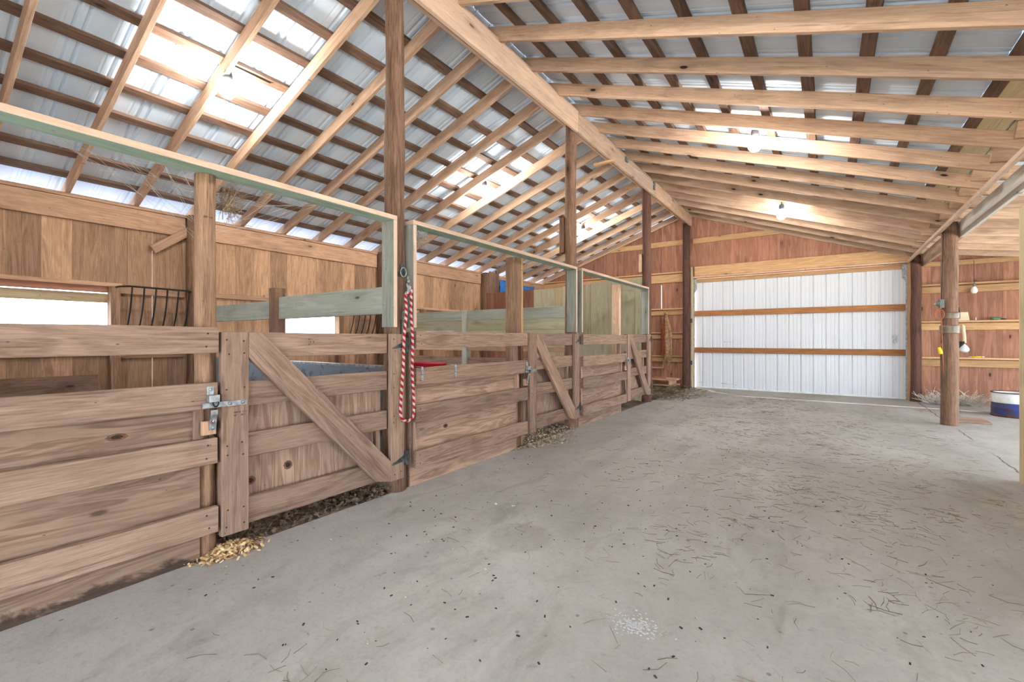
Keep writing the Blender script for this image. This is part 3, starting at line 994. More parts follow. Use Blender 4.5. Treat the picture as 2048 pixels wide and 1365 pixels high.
def hay_rack(y, lab):
    t = thing('hay_rack', lab, 'hay rack', (XL, y + 0.33, 1.1), 'wire hay racks')
    m = MB()
    xo = XL + 0.33
    m.tube([(XL + 0.04, y, 1.82), (XL + 0.2, y + 0.02, 1.825), (xo, y + 0.08, 1.825), (xo, y + 0.68, 1.82), (XL + 0.2, y + 0.74, 1.82), (XL + 0.04, y + 0.76, 1.82)], 0.011, 8)
    m.build('top_hoop', 'rod', t)
    for i in range(6):
        yy = y + 0.10 + 0.116 * i
        m = MB()
        m.tube([(xo - 0.33 * (1 - math.cos(a)) * 0.85, yy - 0.02 * a * a - 0.03 * a, 1.82 - 0.72 * math.sin(a)) for a in [j * 1.45 / 9 for j in range(10)]], 0.009, 7)
        m.build('bar', 'rod', t)
    m = MB()
    m.tube([(XL + 0.06, y + 0.04, 1.1), (XL + 0.06, y + 0.66, 1.1)], 0.01, 8)
    m.build('bottom_hoop', 'rod', t)


hay_rack(1.72, 'black wire hay rack on the plank wall beside the nearest window')
hay_rack(4.78, 'black wire hay rack on the plank wall seen through the first gate')

# tarp and old boards beyond the third stall
m = MB()
vs, fs = [], []
for i in range(25):
    for j in range(7):
        y = 9.40 + 1.66 * i / 24
        top = 2.72 + 0.04 * math.sin(i * 0.25) - (0.03 if 3 < i < 12 else 0)
        z = top - j / 6 * (0.42)
        vs.append((XL + 0.11 + 0.02 * math.sin(i * 1.7 + j * 0.6) + 0.015 * math.sin(i * 0.6), y, z))
for i in range(24):
    for j in range(6):
        fs.append((i * 7 + j, i * 7 + j + 1, (i + 1) * 7 + j + 1, (i + 1) * 7 + j))
m.add(vs, fs, [tuple(v) for v in vs], smooth=True)
o = m.build('tarpaulin', 'tarp')
o.modifiers.new('cloth', 'SOLIDIFY').thickness = 0.003
tag(o, 'crumpled blue tarpaulin hanging on the plank wall beyond the third stall', 'tarpaulin')
for i, (a, b, z, lab) in enumerate(((8.97, 9.12, 2.90, 'weathered upright board beside the dark wall post'), (9.125, 9.24, 2.88, 'weathered upright board in the middle of the leaning pair by the tarpaulin'), (9.245, 9.37, 2.95, 'weathered upright board touching the blue tarpaulin'))):
    m = MB()
    m.box(XL + 0.09, XL + 0.115, a, b, 0.0, z, 2)
    tag(m.build('old_board', 'purlin'), lab, 'board', 'old upright boards')

# ------------------------------------------------------------------ back wall fittings
YG = YB


def shelf_girt(x0, x1, zt, zb, lab, mat='pine'):
    t = thing('wall_girt', lab, 'girt', ((x0 + x1) / 2, YG - 0.05, zb), 'girts on the back wall')
    if zt - zb > 0.15:
        board('shelf_strip', mat, t, x0, x1, YG - 0.09, YG, zt - 0.035, zt, 0)
        board('face_board', mat, t, x0, x1, YG - 0.042, YG - 0.002, zb, zt - 0.05, 0)
    else:
        board('face_board', mat, t, x0, x1, YG - 0.042, YG - 0.002, zb, zt, 0)


shelf_girt(-4.86, -2.92, 3.70, 3.57, 'topmost pale girt on the back gable, left of the door post')
shelf_girt(-2.72, -0.86, 3.69, 3.565, 'topmost pale girt on the back gable, right of the door post')
shelf_girt(-7.0, -2.92, 2.90, 2.645, 'wide pale girt across the left part of the back wall at eave height')
shelf_girt(-6.0, -2.92, 1.985, 1.815, 'pale girt on the back wall that the twine hangs from')
shelf_girt(-6.0, -2.92, 1.378, 1.217, 'pale girt behind the middle of the hanging twine')
shelf_girt(-6.0, -2.92, 0.785, 0.625, 'pale girt behind the lower end of the hanging twine')
shelf_girt(1.49, XFR, 2.69, 2.60, 'highest pale girt on the orange plywood, under the lean-to rafters')
shelf_girt(1.49, XFR, 2.258, 2.083, 'pale girt on the orange plywood behind the unlit bulb')
shelf_girt(1.49, XFR, 1.553, 1.377, 'pale shelf girt on the orange plywood holding the dustpan and green tool')
shelf_girt(1.49, XFR, 0.863, 0.683, 'lowest pale shelf girt on the orange plywood, with the yellow stick')

# overhead header and door
span('door_header', 'pine', -2.68, 1.36, YB - 0.05, YB - 0.005, 2.75, 2.99, 'broad orange header board above the white sliding door', 'header')
board_ = board('trim_1', 'rafter', None, DX0, DX1, YB - 0.04, YB + 0.09, 2.715, 2.748, 0)
tag(board_, kind='structure')
for i, (a, b) in enumerate(((DX0 - 0.03, DX0 + 0.012), (DX1 - 0.03, DX1 + 0.03))):
    o = board('trim_%d' % (i + 2), 'pine' if i else 'paleply', None, a, b, YB - 0.06, YB + 0.05, 0, 2.99 if not i else 2.80, 2)
    tag(o, kind='structure')
# clipped corner jambs behind the opening
for i, sgn in enumerate((1, -1)):
    xx = DX0 + 0.012 if sgn > 0 else DX1 - 0.03
    m = MB()
    m.prism([(xx - 0.01 * sgn, YB + 0.05, 0), (xx + 0.02 * sgn, YB + 0.05, 0), (xx + 0.02 * sgn, YB + 0.05, 2.36), (xx + 0.075 * sgn, YB + 0.05, 2.44), (xx + 0.075 * sgn, YB + 0.05, 2.715), (xx - 0.01 * sgn, YB + 0.05, 2.715)], (0, 1, 0), 0.03)
    tag(m.build('trim_%d' % (i + 4), 'steel'), kind='structure')

root = bpy.data.objects.new('door_1', None)
place(root, None, (-0.7, 11.95, 0))
tag(root, kind='structure')
YD = 11.935
prof = []
x = -2.95
while x < 1.6:
    for dx, h in ((0, 0), (0.05, 0), (0.056, 0.004), (0.066, 0.004), (0.072, 0), (0.118, 0), (0.124, 0.004), (0.134, 0.004), (0.14, 0), (0.176, 0), (0.19, 0.019), (0.208, 0.019), (0.222, 0)):
        prof.append((x + dx, h))
    x += 0.2286
# major ribs seen at -2.537 + 0.2286 k
sh = (-2.537 - (-2.95 + 0.199)) % 0.2286
vs = [(px_ + sh, YD + h, z) for z in (0.012, 2.78) for (px_, h) in prof]
nn = len(prof)
m = MB()
m.add(vs, [(j, j + 1, nn + j + 1, nn + j) for j in range(nn - 1)], [(0, 0, 0)] * len(vs))
o = m.build('door_sheet', 'doorw', root)
so = o.modifiers.new('sheet', 'SOLIDIFY'); so.thickness = 0.0015
board('door_top_rail', 'pine', root, -2.9, 1.5, YD - 0.04, YD - 0.002, 2.61, 2.70, 0)
board('door_rail', 'door_rail', root, -2.9, 1.5, YD - 0.04, YD - 0.002, 1.772, 1.905, 0)
board('door_rail', 'door_rail', root, -2.9, 1.5, YD - 0.04, YD - 0.002, 0.868, 0.995, 0)
m = MB(); m.box(-2.9, 1.5, YD - 0.02, YD + 0.02, 0.0, 0.03, 0); m.build('door_bottom_edge', 'white', root)
m = MB(); m.box(1.09, 1.17, YD - 0.012, YD - 0.001, 1.13, 1.27); m.build('door_pull', 'steel', root)
# scuffs of old lettering left on the door sheet
m = MB()
for x, z, w in ((-2.05, 1.13, .05), (-1.98, 1.14, .02), (-1.92, 1.135, .03), (-1.85, 1.14, .02), (-2.1, 0.13, .09), (-2.02, 0.12, .05), (-1.95, .11, .02), (-1.88, .12, .02), (-1.8, .1, .03), (-2.62, .13, .05), (-2.55, .13, .03)):
    m.obox((x, YD - 0.0015, z), (x + w, YD - 0.0015, z + R.uniform(-.01, .01)), (0, 0, 1), 0.018, 0.001)
m.build('scuff_mark', plain('grey_scuff', (176, 174, 172), 0.8), o)
# blocks that hold the jamb off the right door post
for z0, z1, lab in ((2.72, 2.80, 'small spacer block at the top between right jamb and reddish post'), (1.74, 1.93, 'small spacer block level with the upper door rail'), (0.90, 1.19, 'small spacer block level with the lower door rail')):
    span('spacer_block', 'pine', 1.376, 1.40, YB - 0.10, YB - 0.02, z0, z1, lab, 'block', 'spacer blocks')
for z, lab in ((1.66, 'upper small dark hinge pin on the left door jamb'), (0.62, 'lower small dark hinge pin on the left door jamb')):
    m = MB()
    m.box(-2.765, -2.72, YB - 0.10, YB - 0.06, z - 0.05, z + 0.05)
    tag(m.build('gate_pin', 'darksteel'), lab, 'hinge pin', 'hinge pins on the jamb')

# baling twine hank
t = thing('twine_hank', 'long hank of tan and red baling twine hanging on the back wall', 'twine', (-3.34, YB - 0.12, 0.5))
for mat, nst, lo, hi, cx in (('twine', 80, 0.5, 0.95, 0.045), ('twinered', 60, 0.72, 1.05, -0.05)):
    m = MB()
    for i in range(nst):
        a = R.uniform(-1, 1)
        x1 = -3.35 + cx + a * (0.095 if cx > 0 else 0.08)
        zb = R.uniform(lo, hi)
        y1 = YB - 0.12 - R.uniform(0, 0.05) * (1 - a * a)
        pts = [(-3.352 + 0.03 * a, YB - 0.10 - R.uniform(0, .02), 1.905 - 0.02 * abs(a))]
        for q in (0.15, 0.35, 0.6, 0.8, 1.0):
            z = 1.9 + (zb - 1.9) * q
            f = min(1, q * 2.2)
            pts.append((-3.352 + (x1 + 3.352) * f + R.uniform(-.008, .008), y1 + R.uniform(-.008, .008), z))
        m.tube(pts, 0.0055, 5)
    m.build('twine_strands', mat, t)
m = MB()
for i in range(7):
    x = -3.42 + 0.028 * i
    m.tube([(x, YB - 0.13, 0.8), (x + R.uniform(-.02, .03), YB - .14, 0.6), (x + R.uniform(-.03, .05), YB - .13, R.uniform(.36, .5))], 0.004, 5)
m.build('loose_ends', 'twine', t)
m = MB(); m.tube([(-3.352, YB - 0.042, 1.905), (-3.352, YB - 0.13, 1.915)], 0.004, 6); m.build('nail', 'nail', t)

# pallet
t = thing('wooden_pallet', 'low wooden pallet on the floor under the hanging twine', 'pallet', (-3.5, 11.35, 0))
for i in range(3):
    board('deck_board', 'plate', t, -4.6, -2.98, 11.1 + 0.2 * i, 11.25 + 0.2 * i, 0.2, 0.235, 0)
for xx in (-4.5, -3.6, -3.12):
    board('stringer', 'plate', t, xx, xx + 0.045, 11.1, 11.65, 0.10, 0.199, 1)
for i in range(2):
    board('bottom_board', 'plank', t, -4.6, -2.98, 11.1 + 0.4 * i, 11.22 + 0.4 * i, 0.0 + 0.07, 0.099, 0)
for xx in (-4.5, -3.6, -3.12):
    board('foot_block', 'plank', t, xx, xx + 0.07, 11.1, 11.2, 0.0, 0.069)
for i, (z, y, lab) in enumerate(((0.237, 11.2, 'loose board lying lowest on the wooden pallet'), (0.262, 11.24, 'loose board lying on the stack on the pallet'))):
    m = MB()
    m.obox((-4.5, y, z + .012), (-3.25 - .1 * i, y + .06, z + .012), (0, 1, 0), 0.12, 0.022)
    tag(m.build('loose_board', 'door_rail'), lab, 'board', 'loose boards on the pallet')
span('ledge_board', 'plate', -4.2, -3.45, YB - 0.08, YB - 0.002, 0.45, 0.485, 'short board fixed low on the back wall left of the twine end', 'board')

# ------------------------------------------------------------------ right side objects
# plywood partition
t = thing('plywood_partition', 'pale plywood faced partition panel at the right edge of the aisle', 'partition', (1.42, 4.6, 0))
m = MB(); m.box(1.335, 1.35, 2.6, 5.56, 0.0, 2.30, 2); m.build('plywood_face', 'paleply', t)
for y in (2.64, 3.6, 4.6, 5.45):
    board('stud', 'sawn', t, 1.351, 1.44, y, y + 0.04, 0.0, 2.29)
m = MB(); m.box(1.441, 1.456, 2.6, 5.56, 0.0, 2.30, 2); m.build('plywood_face', 'paleply', t)
board('end_board', 'paleply', t, 1.335, 1.456, 5.561, 5.58, 0.0, 2.30)

# electrical box and cord on the right post
px0, py0 = XR - 0.10, 8.66
t = thing('junction_box', 'grey electrical box on the taped round post', 'box', (px0, py0, 1.65))
m = MB(); m.box(px0 - 0.02, px0 + 0.03, py0 - 0.05, py0 + 0.03, 1.64, 1.76); m.build('box_body', 'jbox', t, 0.006)
m = MB(); m.lathe((px0 - 0.02, py0 - 0.01, 1.70), [(0, -0.035), (0.028, -0.03), (0.04, -0.01), (0.04, 0)], 12, axis='x'); m.build('outlet_cover', 'jbox', t)
m = MB(); m.tube([(px0 - 0.05, py0 - 0.01, 1.70), (px0 - 0.075, py0 - 0.01, 1.70)], [0.012, 0.008], 8); m.build('indicator_lamp', 'white', t)
m = MB()
m.tube([(px0 + 0.0, py0 - 0.03, 1.76), (px0 + 0.01, py0 - 0.03, 2.1), (px0 + 0.02, py0 - 0.02, 2.7)], 0.005, 6); m.build('feed_cable', 'black', t)
t = thing('extension_cord', 'orange extension cord looped below the electrical box, with a yellow plug', 'cord', (px0, py0, 1.5))
m = MB()
pts = [(px0, py0 - 0.04, 1.64)]
for lp in range(3):
    for i in range(13):
        a = math.pi / 2 + 2 * math.pi * i / 12
        pts.append((px0 - 0.025 + (0.035 + .008 * lp) * math.cos(a) , py0 - 0.05 - 0.006 * lp, 1.55 + 0.075 * math.sin(a)))
pts += [(px0 + 0.0, py0 - 0.05, 1.44), (px0 + 0.005, py0 - 0.05, 1.2), (px0 + 0.01, py0 - 0.06, 0.95), (px0 + 0.015, py0 - 0.06, 0.74)]
m.tube(pts, 0.005, 7); m.build('cord', 'orange', t)
m = MB(); m.tube([(px0 + 0.0, py0 - 0.05, 1.15), (px0 - 0.02, py0 - 0.06, 1.05)], 0.006, 6); m.build('plug_lead', 'orange', t)
m = MB(); m.tube([(px0 - 0.028, py0 - 0.065, 1.09), (px0 - 0.024, py0 - 0.065, 1.07), (px0 - 0.012, py0 - 0.065, 1.01), (px0 - 0.008, py0 - 0.065, .995)], [0.014, 0.02, 0.024, 0.014], 10); m.build('plug', 'yellow', t)
for z0, z1, lab in ((1.49, 1.575, 'upper band of clear tape wrapped round the right post'), (1.285, 1.395, 'lower wider band of clear tape wrapped round the right post')):
    m = MB()
    m.lathe((XR, 8.72, 0), [(0.107, z0), (0.108, z0 + 0.01), (0.108, z1 - 0.01), (0.107, z1)], 24)
    o = m.build('tape_band', 'tape')
    o.modifiers.new('film', 'SOLIDIFY').thickness = 0.002
    tag(o, lab, 'tape', 'tape bands on the post')

# dustpan, scoop, tools
t = thing('dustpan', 'cream plastic dustpan leaning on the upper shelf girt behind the post', 'dustpan', (2.08, 11.74, 1.553))
m = MB()
m.prism([(1.99, 11.735, 1.556), (2.178, 11.735, 1.556), (2.165, 11.78, 1.705), (1.99, 11.78, 1.705)], (0, -1, 0.3), 0.012)
m.box(1.99, 2.17, 11.715, 11.79, 1.555, 1.575)
m.build('pan', 'cream', t)
m = MB(); m.tube([(2.02, 11.775, 1.705), (2.015, 11.77, 1.76), (2.02, 11.775, 1.80), (2.04, 11.775, 1.80), (2.045, 11.77, 1.71)], 0.010, 8); m.build('handle', 'black', t)
t = thing('feed_scoop', 'white feed scoop with a wooden handle hanging under the dustpan', 'scoop', (2.09, 11.68, 0.96))
m = MB(); m.tube([(2.075, 11.69, 1.475), (2.085, 11.69, 1.44), (2.10, 11.69, 1.25), (2.10, 11.69, 1.13)], [0.012, 0.026, 0.028, 0.03], 10); m.build('handle', 'cream', t)
m = MB(); m.tube([(2.06, 11.68, 1.16), (2.06, 11.68, 1.03)], [0.045, 0.05], 12); m.build('collar', 'black', t)
m = MB()
m.lathe((2.092, 11.665, 1.02), [(0.0, -0.068), (0.045, -0.06), (0.072, -0.03), (0.075, 0.0), (0.055, 0.045), (0.02, 0.09), (0.0, 0.11)], 18)
m.build('bowl', 'white', t)
t = thing('hand_tool', 'green handled hand tool lying on the upper shelf girt', 'tool', (2.56, 11.74, 1.555))
m = MB(); m.tube([(2.46, 11.74, 1.578), (2.5, 11.74, 1.58), (2.58, 11.74, 1.574)], [0.02, 0.024, 0.02], 10); m.build('grip', 'greenp', t)
m = MB(); m.tube([(2.58, 11.74, 1.572), (2.65, 11.74, 1.566)], 0.012, 8); m.build('shank', 'darksteel', t)
t = thing('marking_stick', 'yellow stick lying on the lowest shelf girt', 'stick', (2.27, 11.74, 0.865))
m = MB(); m.tube([(2.2, 11.74, 0.877), (2.33, 11.74, 0.877)], 0.012, 10); m.build('barrel', 'yellow', t)
m = MB(); m.tube([(2.165, 11.74, 0.877), (2.2, 11.74, 0.877)], [0.004, 0.010], 8); m.tube([(2.33, 11.74, .877), (2.375, 11.74, .877)], [0.01, 0.008], 8); m.build('ends', 'white', t)
m = MB(); m.lathe((2.265, 11.745, 1.554), [(0.0, 0.0), (0.010, 0.0), (0.008, 0.03), (0.003, 0.055), (0, 0.056)], 10)
tag(m.build('small_tube', 'white'), 'tiny white tube standing on the upper shelf girt', 'tube')
t = thing('unlit_bulb', 'unlit white bulb hanging by a cord in front of the orange plywood', 'bulb', (2.23, 11.68, 2.05))
m = MB(); m.lathe((2.23, 11.68, 2.10), [(0.0, -0.058), (0.025, -0.053), (0.045, -0.03), (0.05, 0.0), (0.042, 0.03), (0.025, 0.06), (0.02, 0.09)], 16); m.build('glass', 'frost', t)
m = MB(); m.tube([(2.23, 11.68, 2.17), (2.23, 11.68, 2.23)], 0.024, 10); m.build('socket', 'jbox', t)
m = MB(); m.tube([(2.23, 11.68, 2.23), (2.228, 11.69, 2.5), (2.232, 11.712, 2.66)], 0.004, 6); m.build('cord', 'black', t)

# steel drum and floor board
t = thing('steel_drum', 'cut down steel drum, white above and blue below, near the partition', 'drum', (2.42, 10.25, 0))
m = MB(); m.lathe((2.42, 10.25, 0), [(0.27, 0.215), (0.272, 0.225), (0.27, 0.365), (0.262, 0.365), (0.262, 0.22)], 32); m.build('upper_band', 'white', t)
m = MB(); m.lathe((2.42, 10.25, 0), [(0.27, 0.03), (0.273, 0.05), (0.27, 0.12), (0.275, 0.13), (0.27, 0.14), (0.27, 0.214), (0.262, 0.214), (0.262, 0.03), (0, 0.028)], 32); m.build('lower_band', 'blue', t)
m = MB(); m.lathe((2.42, 10.25, 0), [(0.0, 0.0), (0.278, 0.0), (0.278, 0.028), (0.265, 0.03)], 32); m.build('bottom_rim', 'rust', t)
m = MB(); m.lathe((2.42, 10.25, 0), [(0.262, 0.366), (0.277, 0.366), (0.277, 0.378), (0.262, 0.378), (0.262, 0.366)], 32); m.build('top_rim', 'rust', t)
m = MB(); m.obox((1.52, 9.32, 0.012), (1.92, 9.30, 0.012), (0, 1, 0), 0.5, 0.018)
tag(m.build('plywood_offcut', 'frontply'), 'grey plywood offcut lying flat on the floor behind the right post', 'board')

# ------------------------------------------------------------------ feed tub, rope, hardware on the rope post
t = thing('feed_tub', 'red plastic feed tub hung behind the middle stall panel', 'feed tub', (-2.95, 2.82, 0.75))
m = MB()
prof = [(1.0, 1.02), (1.03, 1.02), (1.035, 1.005), (1.0, 1.0), (0.9, 0.8), (0.85, 0.74), (0.0, 0.73), (0.0, 0.74), (0.83, 0.75), (0.88, 0.81), (0.97, 1.0), (1.0, 1.02)]
vs, fs = [], []
nn = 28
for (r_, z) in prof:
    for j in range(nn):
        a = 2 * math.pi * j / nn
        ca, sa = math.cos(a), math.sin(a)
        ex = 0.55
        cx = math.copysign(abs(ca) ** ex, ca) * 0.17 * r_
        cy = math.copysign(abs(sa) ** ex, sa) * 0.235 * r_
        vs.append((-2.968 + cx, 2.825 + cy, z - (0.03 * (cy + .235) / .47 if z > .9 else 0)))
for i in range(len(prof) - 1):
    for j in range(nn):
        fs.append((i * nn + j, i * nn + (j + 1) % nn, (i + 1) * nn + (j + 1) % nn, (i + 1) * nn + j))
m.add(vs, fs, [(0, 0, 0)] * len(vs), smooth=True)
m.build('tub', 'red', t)
for y in (2.622, 3.027):
    m = MB()
    m.obox((XF + 0.003, y, 0.972), (XF + 0.003, y, 0.872), (0, 1, 0), 0.022, 0.005)
    m.obox((XF + 0.005, y, 0.975), (XF - 0.075, y, 0.978), (0, 1, 0), 0.022, 0.005)
    for zz in (0.95, 0.915, 0.885):
        m.lathe((XF + 0.0055, y, zz), [(0, 0.0015), (0.004, 0.0012), (0.004, 0)], 8, mi=1, axis='x')
    m.build('hanger_strap', ['steel', 'nail'], t)

PX = XRG + 0.082   # aisle face of the rope post
t = thing('tie_ring', 'steel tie ring and plate high on the rope post', 'tie ring', (PX, 2.45, 1.74))
m = MB(); m.box(PX - 0.006, PX + 0.006, 2.43, 2.475, 1.71, 1.80); m.build('plate', 'darksteel', t)
m = MB(); m.tube([(PX + 0.015 + 0.004 * math.cos(a), 2.452 + 0.026 * math.cos(a), 1.735 + 0.036 * math.sin(a)) for a in [i * math.pi / 10 for i in range(21)]], 0.0055, 7, caps=False); m.build('ring', 'steel', t)
m = MB(); m.lathe((XRG, 2.447, 0), [(0.0875, 1.70), (0.0885, 1.705), (0.0885, 1.735), (0.0875, 1.74)], 24)
o = m.build('strap_band', 'black', t)
o.modifiers.new('strap', 'SOLIDIFY').thickness = 0.003
t = thing('lead_rope', 'red and white lead rope hanging in a long loop from the tie ring', 'rope', (PX + 0.02, 2.45, 0.6))
m = MB()
XRp = XF + 0.022
pts = [(XRp - 0.01, 2.452, 1.575), (XRp - 0.012, 2.442, 1.56), (XRp - 0.012, 2.436, 1.52)]
for i in range(13):
    z = 1.50 - (1.5 - 0.64) * i / 12
    pts.append((XRp + 0.004 * math.sin(i), 2.432 - 0.058 * (i / 12) ** 1.1 + 0.003 * math.sin(i * 1.3), z))
for a in [math.pi + i * math.pi / 10 for i in range(1, 10)]:
    pts.append((XRp + 0.006, 2.441 + 0.068 * math.cos(a), 0.625 + 0.062 * math.sin(a)))
for i in range(13):
    z = 0.64 + (1.60 - 0.64) * i / 12
    pts.append((XRp + 0.004 * math.cos(i), 2.509 - 0.026 * (i / 12) + 0.003 * math.sin(i * 1.1), z))
pts += [(XRp, 2.478, 1.612), (XRp + 0.002, 2.468, 1.60)]
m.tube(pts, 0.0115, 10, tint=0.5)
m.build('rope', 'rope', t)
m = MB(); m.tube([(XRp + 0.002, 2.432, 1.565), (XRp + 0.012, 2.45, 1.56), (XRp + 0.002, 2.475, 1.565)], 0.012, 10, tint=0.5); m.build('rope_wrap', 'rope', t)
m = MB()
m.tube([(XRp - 0.004, 2.455, 1.70), (XRp - 0.004, 2.455, 1.672)], [0.008, 0.008], 8)
m.tube([(XRp - 0.004, 2.455, 1.672), (XRp - 0.004, 2.455, 1.645)], [0.014, 0.013], 10)
m.tube([(XRp - 0.004, 2.455 + 0.014 * math.cos(a), 1.632 + 0.016 * math.sin(a)) for a in [i * math.pi / 8 for i in range(17)]], 0.004, 6, caps=False)
m.build('snap_swivel', 'steel', t)
m = MB(); m.box(XRp - 0.008, XRp + 0.004, 2.442, 2.472, 1.57, 1.628); m.build('rope_clamp', 'steel', t, 0.003)
t = thing('chain_snap', 'small steel snap and chain hanging between the two rope strands', 'snap', (PX, 2.455, 1.2))
m = MB()
m.box(PX - 0.004, PX + 0.008, 2.43, 2.475, 1.17, 1.36); m.build('plate', 'darksteel', t)
for i in range(5):
    z = 1.40 - i * 0.045
    m = MB()
    m.tube([(PX + 0.016 + (0.007 * math.cos(a) if i % 2 else 0), 2.455 + (0 if i % 2 else 0.01 * math.cos(a)), z + 0.026 * math.sin(a)) for a in [j * math.pi / 7 for j in range(15)]], 0.004, 6, caps=False)
    m.build('chain_link', 'steel', t)

# ------------------------------------------------------------------ lamps
def lamp(x, y, z, lab, drop=0.0):
    t = thing('lamp', lab, 'lamp', (x, y, z), 'bare bulb lamps')
    m = MB(); m.lathe((x, y, z), [(0.0, -0.095), (0.04, -0.085), (0.066, -0.05), (0.073, -0.012), (0.064, 0.025), (0.04, 0.055), (0.028, 0.075)], 18); m.build('bulb', 'bulb', t)
    m = MB(); m.lathe((x, y, z), [(0.0, 0.073), (0.034, 0.073), (0.042, 0.09), (0.042, 0.13), (0.036, 0.155), (0.03, 0.17), (0.0, 0.17)], 14); m.build('lampholder', 'socket', t)
    m = MB(); m.tube([(x, y, z + 0.165), (x, y + 0.01, z + 0.21 + drop), (x, y + 0.06, z + 0.24 + drop), (x, y + 0.4, z + 0.235 + drop)], 0.007, 6); m.build('wire', 'black', t)


for x, y, lab, zz in ((-4.63, 1.97, 'lit bare bulb over the nearest stall', zl), (-4.54, 5.75, 'lit bare bulb over the middle stall, deep in the roof', zl), (-4.52, 9.32, 'lit bare bulb over the farthest stall, seen beside the second tall post', zl),
                      (-0.66, 5.73, 'bigger looking lit bare bulb over the aisle, nearer the viewer', zr), (-0.65, 9.24, 'lit bare bulb over the aisle near the white door', zr), (-0.66, 2.0, 'unseen lit bulb added over the aisle above the viewer', zr)):  # last bulb is out of view, added to light the near aisle
    lamp(x, y, zz(x) - 0.10, lab)

# ------------------------------------------------------------------ loose stuff on the floor
def strands(name, mat, spots, lab, cat, r=0.0014, h=0.004, lmin=0.03, lmax=0.12, up=0.0, group=None):
    m = MB()
    for (x, y) in spots:
        a = R.uniform(0, 2 * math.pi)
        L = R.uniform(lmin, lmax)
        b = a + R.uniform(-0.7, 0.7)
        z = R.uniform(0.001, h)
        u1, u2 = R.uniform(0, up), R.uniform(0, up)
        p0 = Vector((x, y, z))
        p1 = p0 + Vector((math.cos(a) * L / 2, math.sin(a) * L / 2, u1 * L))
        p2 = p1 + Vector((math.cos(b) * L / 2, math.sin(b) * L / 2, u2 * L))
        m.tube([p0, p1, p2], r * R.uniform(0.7, 1.6), 3, caps=False)
    o = m.build(name, mat)
    return tag(o, lab, cat, group, 'stuff')


def scatter(n, cx, cy, sx, sy, clumps=0):
    out = []
    cl = [(R.gauss(cx, sx), R.gauss(cy, sy)) for _ in range(clumps)]
    for i in range(n):
        if cl and R.random() < 0.6:
            c = R.choice(cl)
            out.append((R.gauss(c[0], 0.10), R.gauss(c[1], 0.16)))
        else:
            out.append((R.gauss(cx, sx), R.gauss(cy, sy)))
    return [(x, y) for x, y in out if -2.5 < x < 1.28 and 0.6 < y < 11.6]


strands('straw', 'straw', scatter(700, 0.25, 3.4, 0.75, 1.6, 26) + scatter(1100, -0.2, 6.0, 0.9, 2.0, 34) + scatter(1300, -1.0, 8.8, 0.9, 1.6, 40) + scatter(500, -0.4, 4.0, 1.2, 3.0), 'dry straw strands scattered over the concrete aisle', 'straw', r=0.0009)
strands('hay', 'hay', [(R.uniform(1.55, 2.25), R.uniform(11.25, 11.45)) for _ in range(420)], 'pale hay heaped along the foot of the orange plywood', 'hay', r=0.0025, h=0.07, lmin=0.1, lmax=0.3, up=0.55)
strands('hay', 'straw', [(R.uniform(-4.2, -2.75), R.uniform(10.2, 10.95)) for _ in range(260)] + [(R.gauss(-2.7, 0.25), R.uniform(8.9, 10.95)) for _ in range(500)], 'trampled hay on the floor in front of the wooden pallet', 'hay', r=0.003, h=0.05, lmin=0.06, lmax=0.2, up=0.3)

m = MB()
for i in range(420):
    x, y = R.gauss(-0.9, 1.1), abs(R.gauss(0, 1)) * 3.0 + 0.9
    if -2.6 < x < 1.25:
        s_ = R.uniform(0.002, 0.007)
        a = R.uniform(0, 6.28)
        m.obox((x, y, s_ * 0.25), (x + math.cos(a) * s_ * 2.2, y + math.sin(a) * s_ * 2.2, s_ * 0.25), (math.sin(a), -math.cos(a), 0), s_ * 1.1, s_ * 0.5)
tag(m.build('dirt_crumbs', 'dung'), 'dark crumbs of dirt scattered over the concrete floor', 'dirt', None, 'stuff')


def flakes(name, mat, pts, lab, size=0.022, curl=0.5):
    m = MB()
    for (x, y, z) in pts:
        L, w = size * R.uniform(0.5, 1.5), size * R.uniform(0.25, 0.6)
        rot = Matrix.Rotation(R.uniform(0, 6.28), 3, 'Z') @ Matrix.Rotation(R.gauss(0, curl), 3, 'X') @ Matrix.Rotation(R.gauss(0, curl), 3, 'Y')
        c = Vector((x, y, z + 0.004))
        bend = R.uniform(-0.4, 0.4) * L
        vs = []
        for i in (-1, 0, 1):
            for j in (-1, 1):
                vs.append(c + rot @ Vector((i * L / 2, j * w / 2, bend * (1 - i * i) * 0.6)))
        m.add(vs, [(0, 1, 3, 2), (2, 3, 5, 4)], [(0, 0, 0)] * 6)
    o = m.build(name, mat)
    return tag(o, lab, 'shavings', None, 'stuff')


def heap(n, cx, cy, sx, sy, h):
    out = []
    for i in range(n):
        x, y = R.gauss(0, 0.5), R.gauss(0, 0.5)
        z = h * math.exp(-(x * x + y * y) * 1.6) * R.random() ** 0.5
        out.append((cx + x * sx, cy + y * sy, z))
    return out


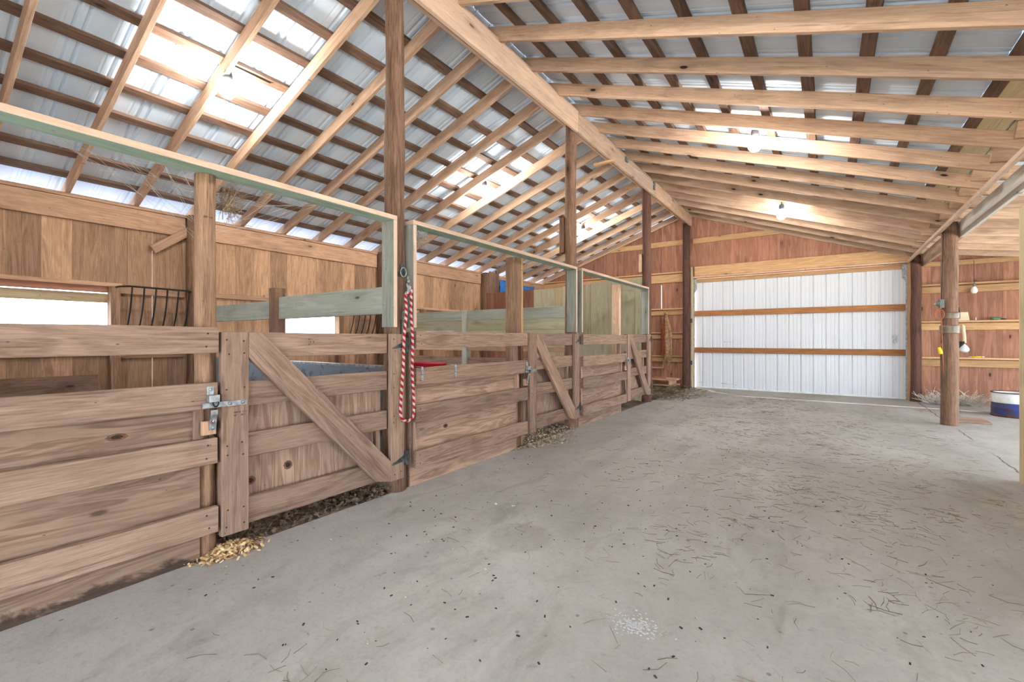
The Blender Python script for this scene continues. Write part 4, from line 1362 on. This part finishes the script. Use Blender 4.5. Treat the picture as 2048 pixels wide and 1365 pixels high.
flakes('wood_shavings', 'shav', heap(520, -2.77, 1.19, 0.09, 0.16, 0.05), 'fresh yellow wood shavings heaped at the foot of the first gate post', 0.03)
flakes('wood_shavings', 'shavdark', [(R.uniform(-3.3, -2.80), R.uniform(1.2, 2.4), R.uniform(0, 0.03)) for _ in range(1000)] + [(R.uniform(-3.1, -2.8), R.uniform(2.0, 2.36), R.uniform(0, 0.06)) for _ in range(500)], 'old brown shavings spilling out under the nearest gate', 0.035)
flakes('wood_shavings', 'shavpale', [(-2.78 + abs(R.gauss(0, 0.16)) * max(0.2, 1 - abs(y - 4.7) * 1.2), y, R.uniform(0, .01)) for y in [R.gauss(4.65, 0.3) for _ in range(900)]] + [(R.uniform(-3.2, -2.78), R.uniform(4.25, 5.4), R.uniform(0, 0.05)) for _ in range(500)], 'pale shavings spread on the concrete under the second gate', 0.024)
flakes('wood_shavings', 'shavpale', [(R.uniform(-2.7, -1.4), R.uniform(0.9, 5), 0) for _ in range(60)], 'single pale shavings dropped along the stall fronts', 0.02)
m = MB()
for i in range(240):
    x, y = R.gauss(-0.67, 0.05), R.gauss(1.86, 0.035)
    s_ = R.uniform(0.002, 0.007)
    m.lathe((x, y, 0.0005), [(s_, 0), (s_ * 0.8, s_ * 0.25), (0, s_ * 0.3)], 6)
tag(m.build('lime_powder', 'lime'), 'patch of white lime powder spilled on the concrete', 'powder', None, 'stuff')

# cobwebs and nest in the first stall header corner
m = MB()
for i in range(150):
    c = Vector((-2.84, 1.19, 2.0)) + Vector((R.gauss(0, .03), abs(R.gauss(0, .045)), R.gauss(0, .05)))
    a = Vector((R.gauss(0, 1), R.gauss(0, 1), R.gauss(0, 1))).normalized() * R.uniform(.02, .07)
    m.tube([c - a, c, c + a], 0.0012, 3, caps=False)
tag(m.build('bird_nest', 'nest'), 'tangle of dry grass nest in the corner beside the first stall post', 'nest')
m = MB()
for i in range(46):
    p = Vector((-2.86, 1.12 + R.uniform(-0.75, 0.7), 2.118))
    q = Vector((XL + R.uniform(0.1, 2.5), R.uniform(1.3, 2.4), R.uniform(2.75, 3.0))) if i % 3 == 0 else Vector((-2.87, 1.10, R.uniform(1.7, 2.05)))
    if i % 3 == 0:
        q = p + (q - p) * R.uniform(0.15, 0.4)
    m.tube([p, (p + q) / 2 + Vector((0, 0, -0.03)), q], 0.0008, 3, caps=False)
tag(m.build('cobweb', 'web'), 'dusty cobweb strands under the first stall header', 'cobweb', None, 'stuff')
m = MB()
for i in range(90):
    c = Vector((-2.82, 2.66, 2.06)) + Vector((R.gauss(0, .03), R.gauss(0, .05), R.gauss(0, .03)))
    a = Vector((R.gauss(0, 1), R.gauss(0, 1), R.gauss(0, 1))).normalized() * R.uniform(.02, .06)
    m.tube([c - a, c, c + a], 0.001, 3, caps=False)
tag(m.build('cobweb', 'web'), 'dusty cobweb clump under the middle stall header by the rope post', 'cobweb', None, 'stuff')
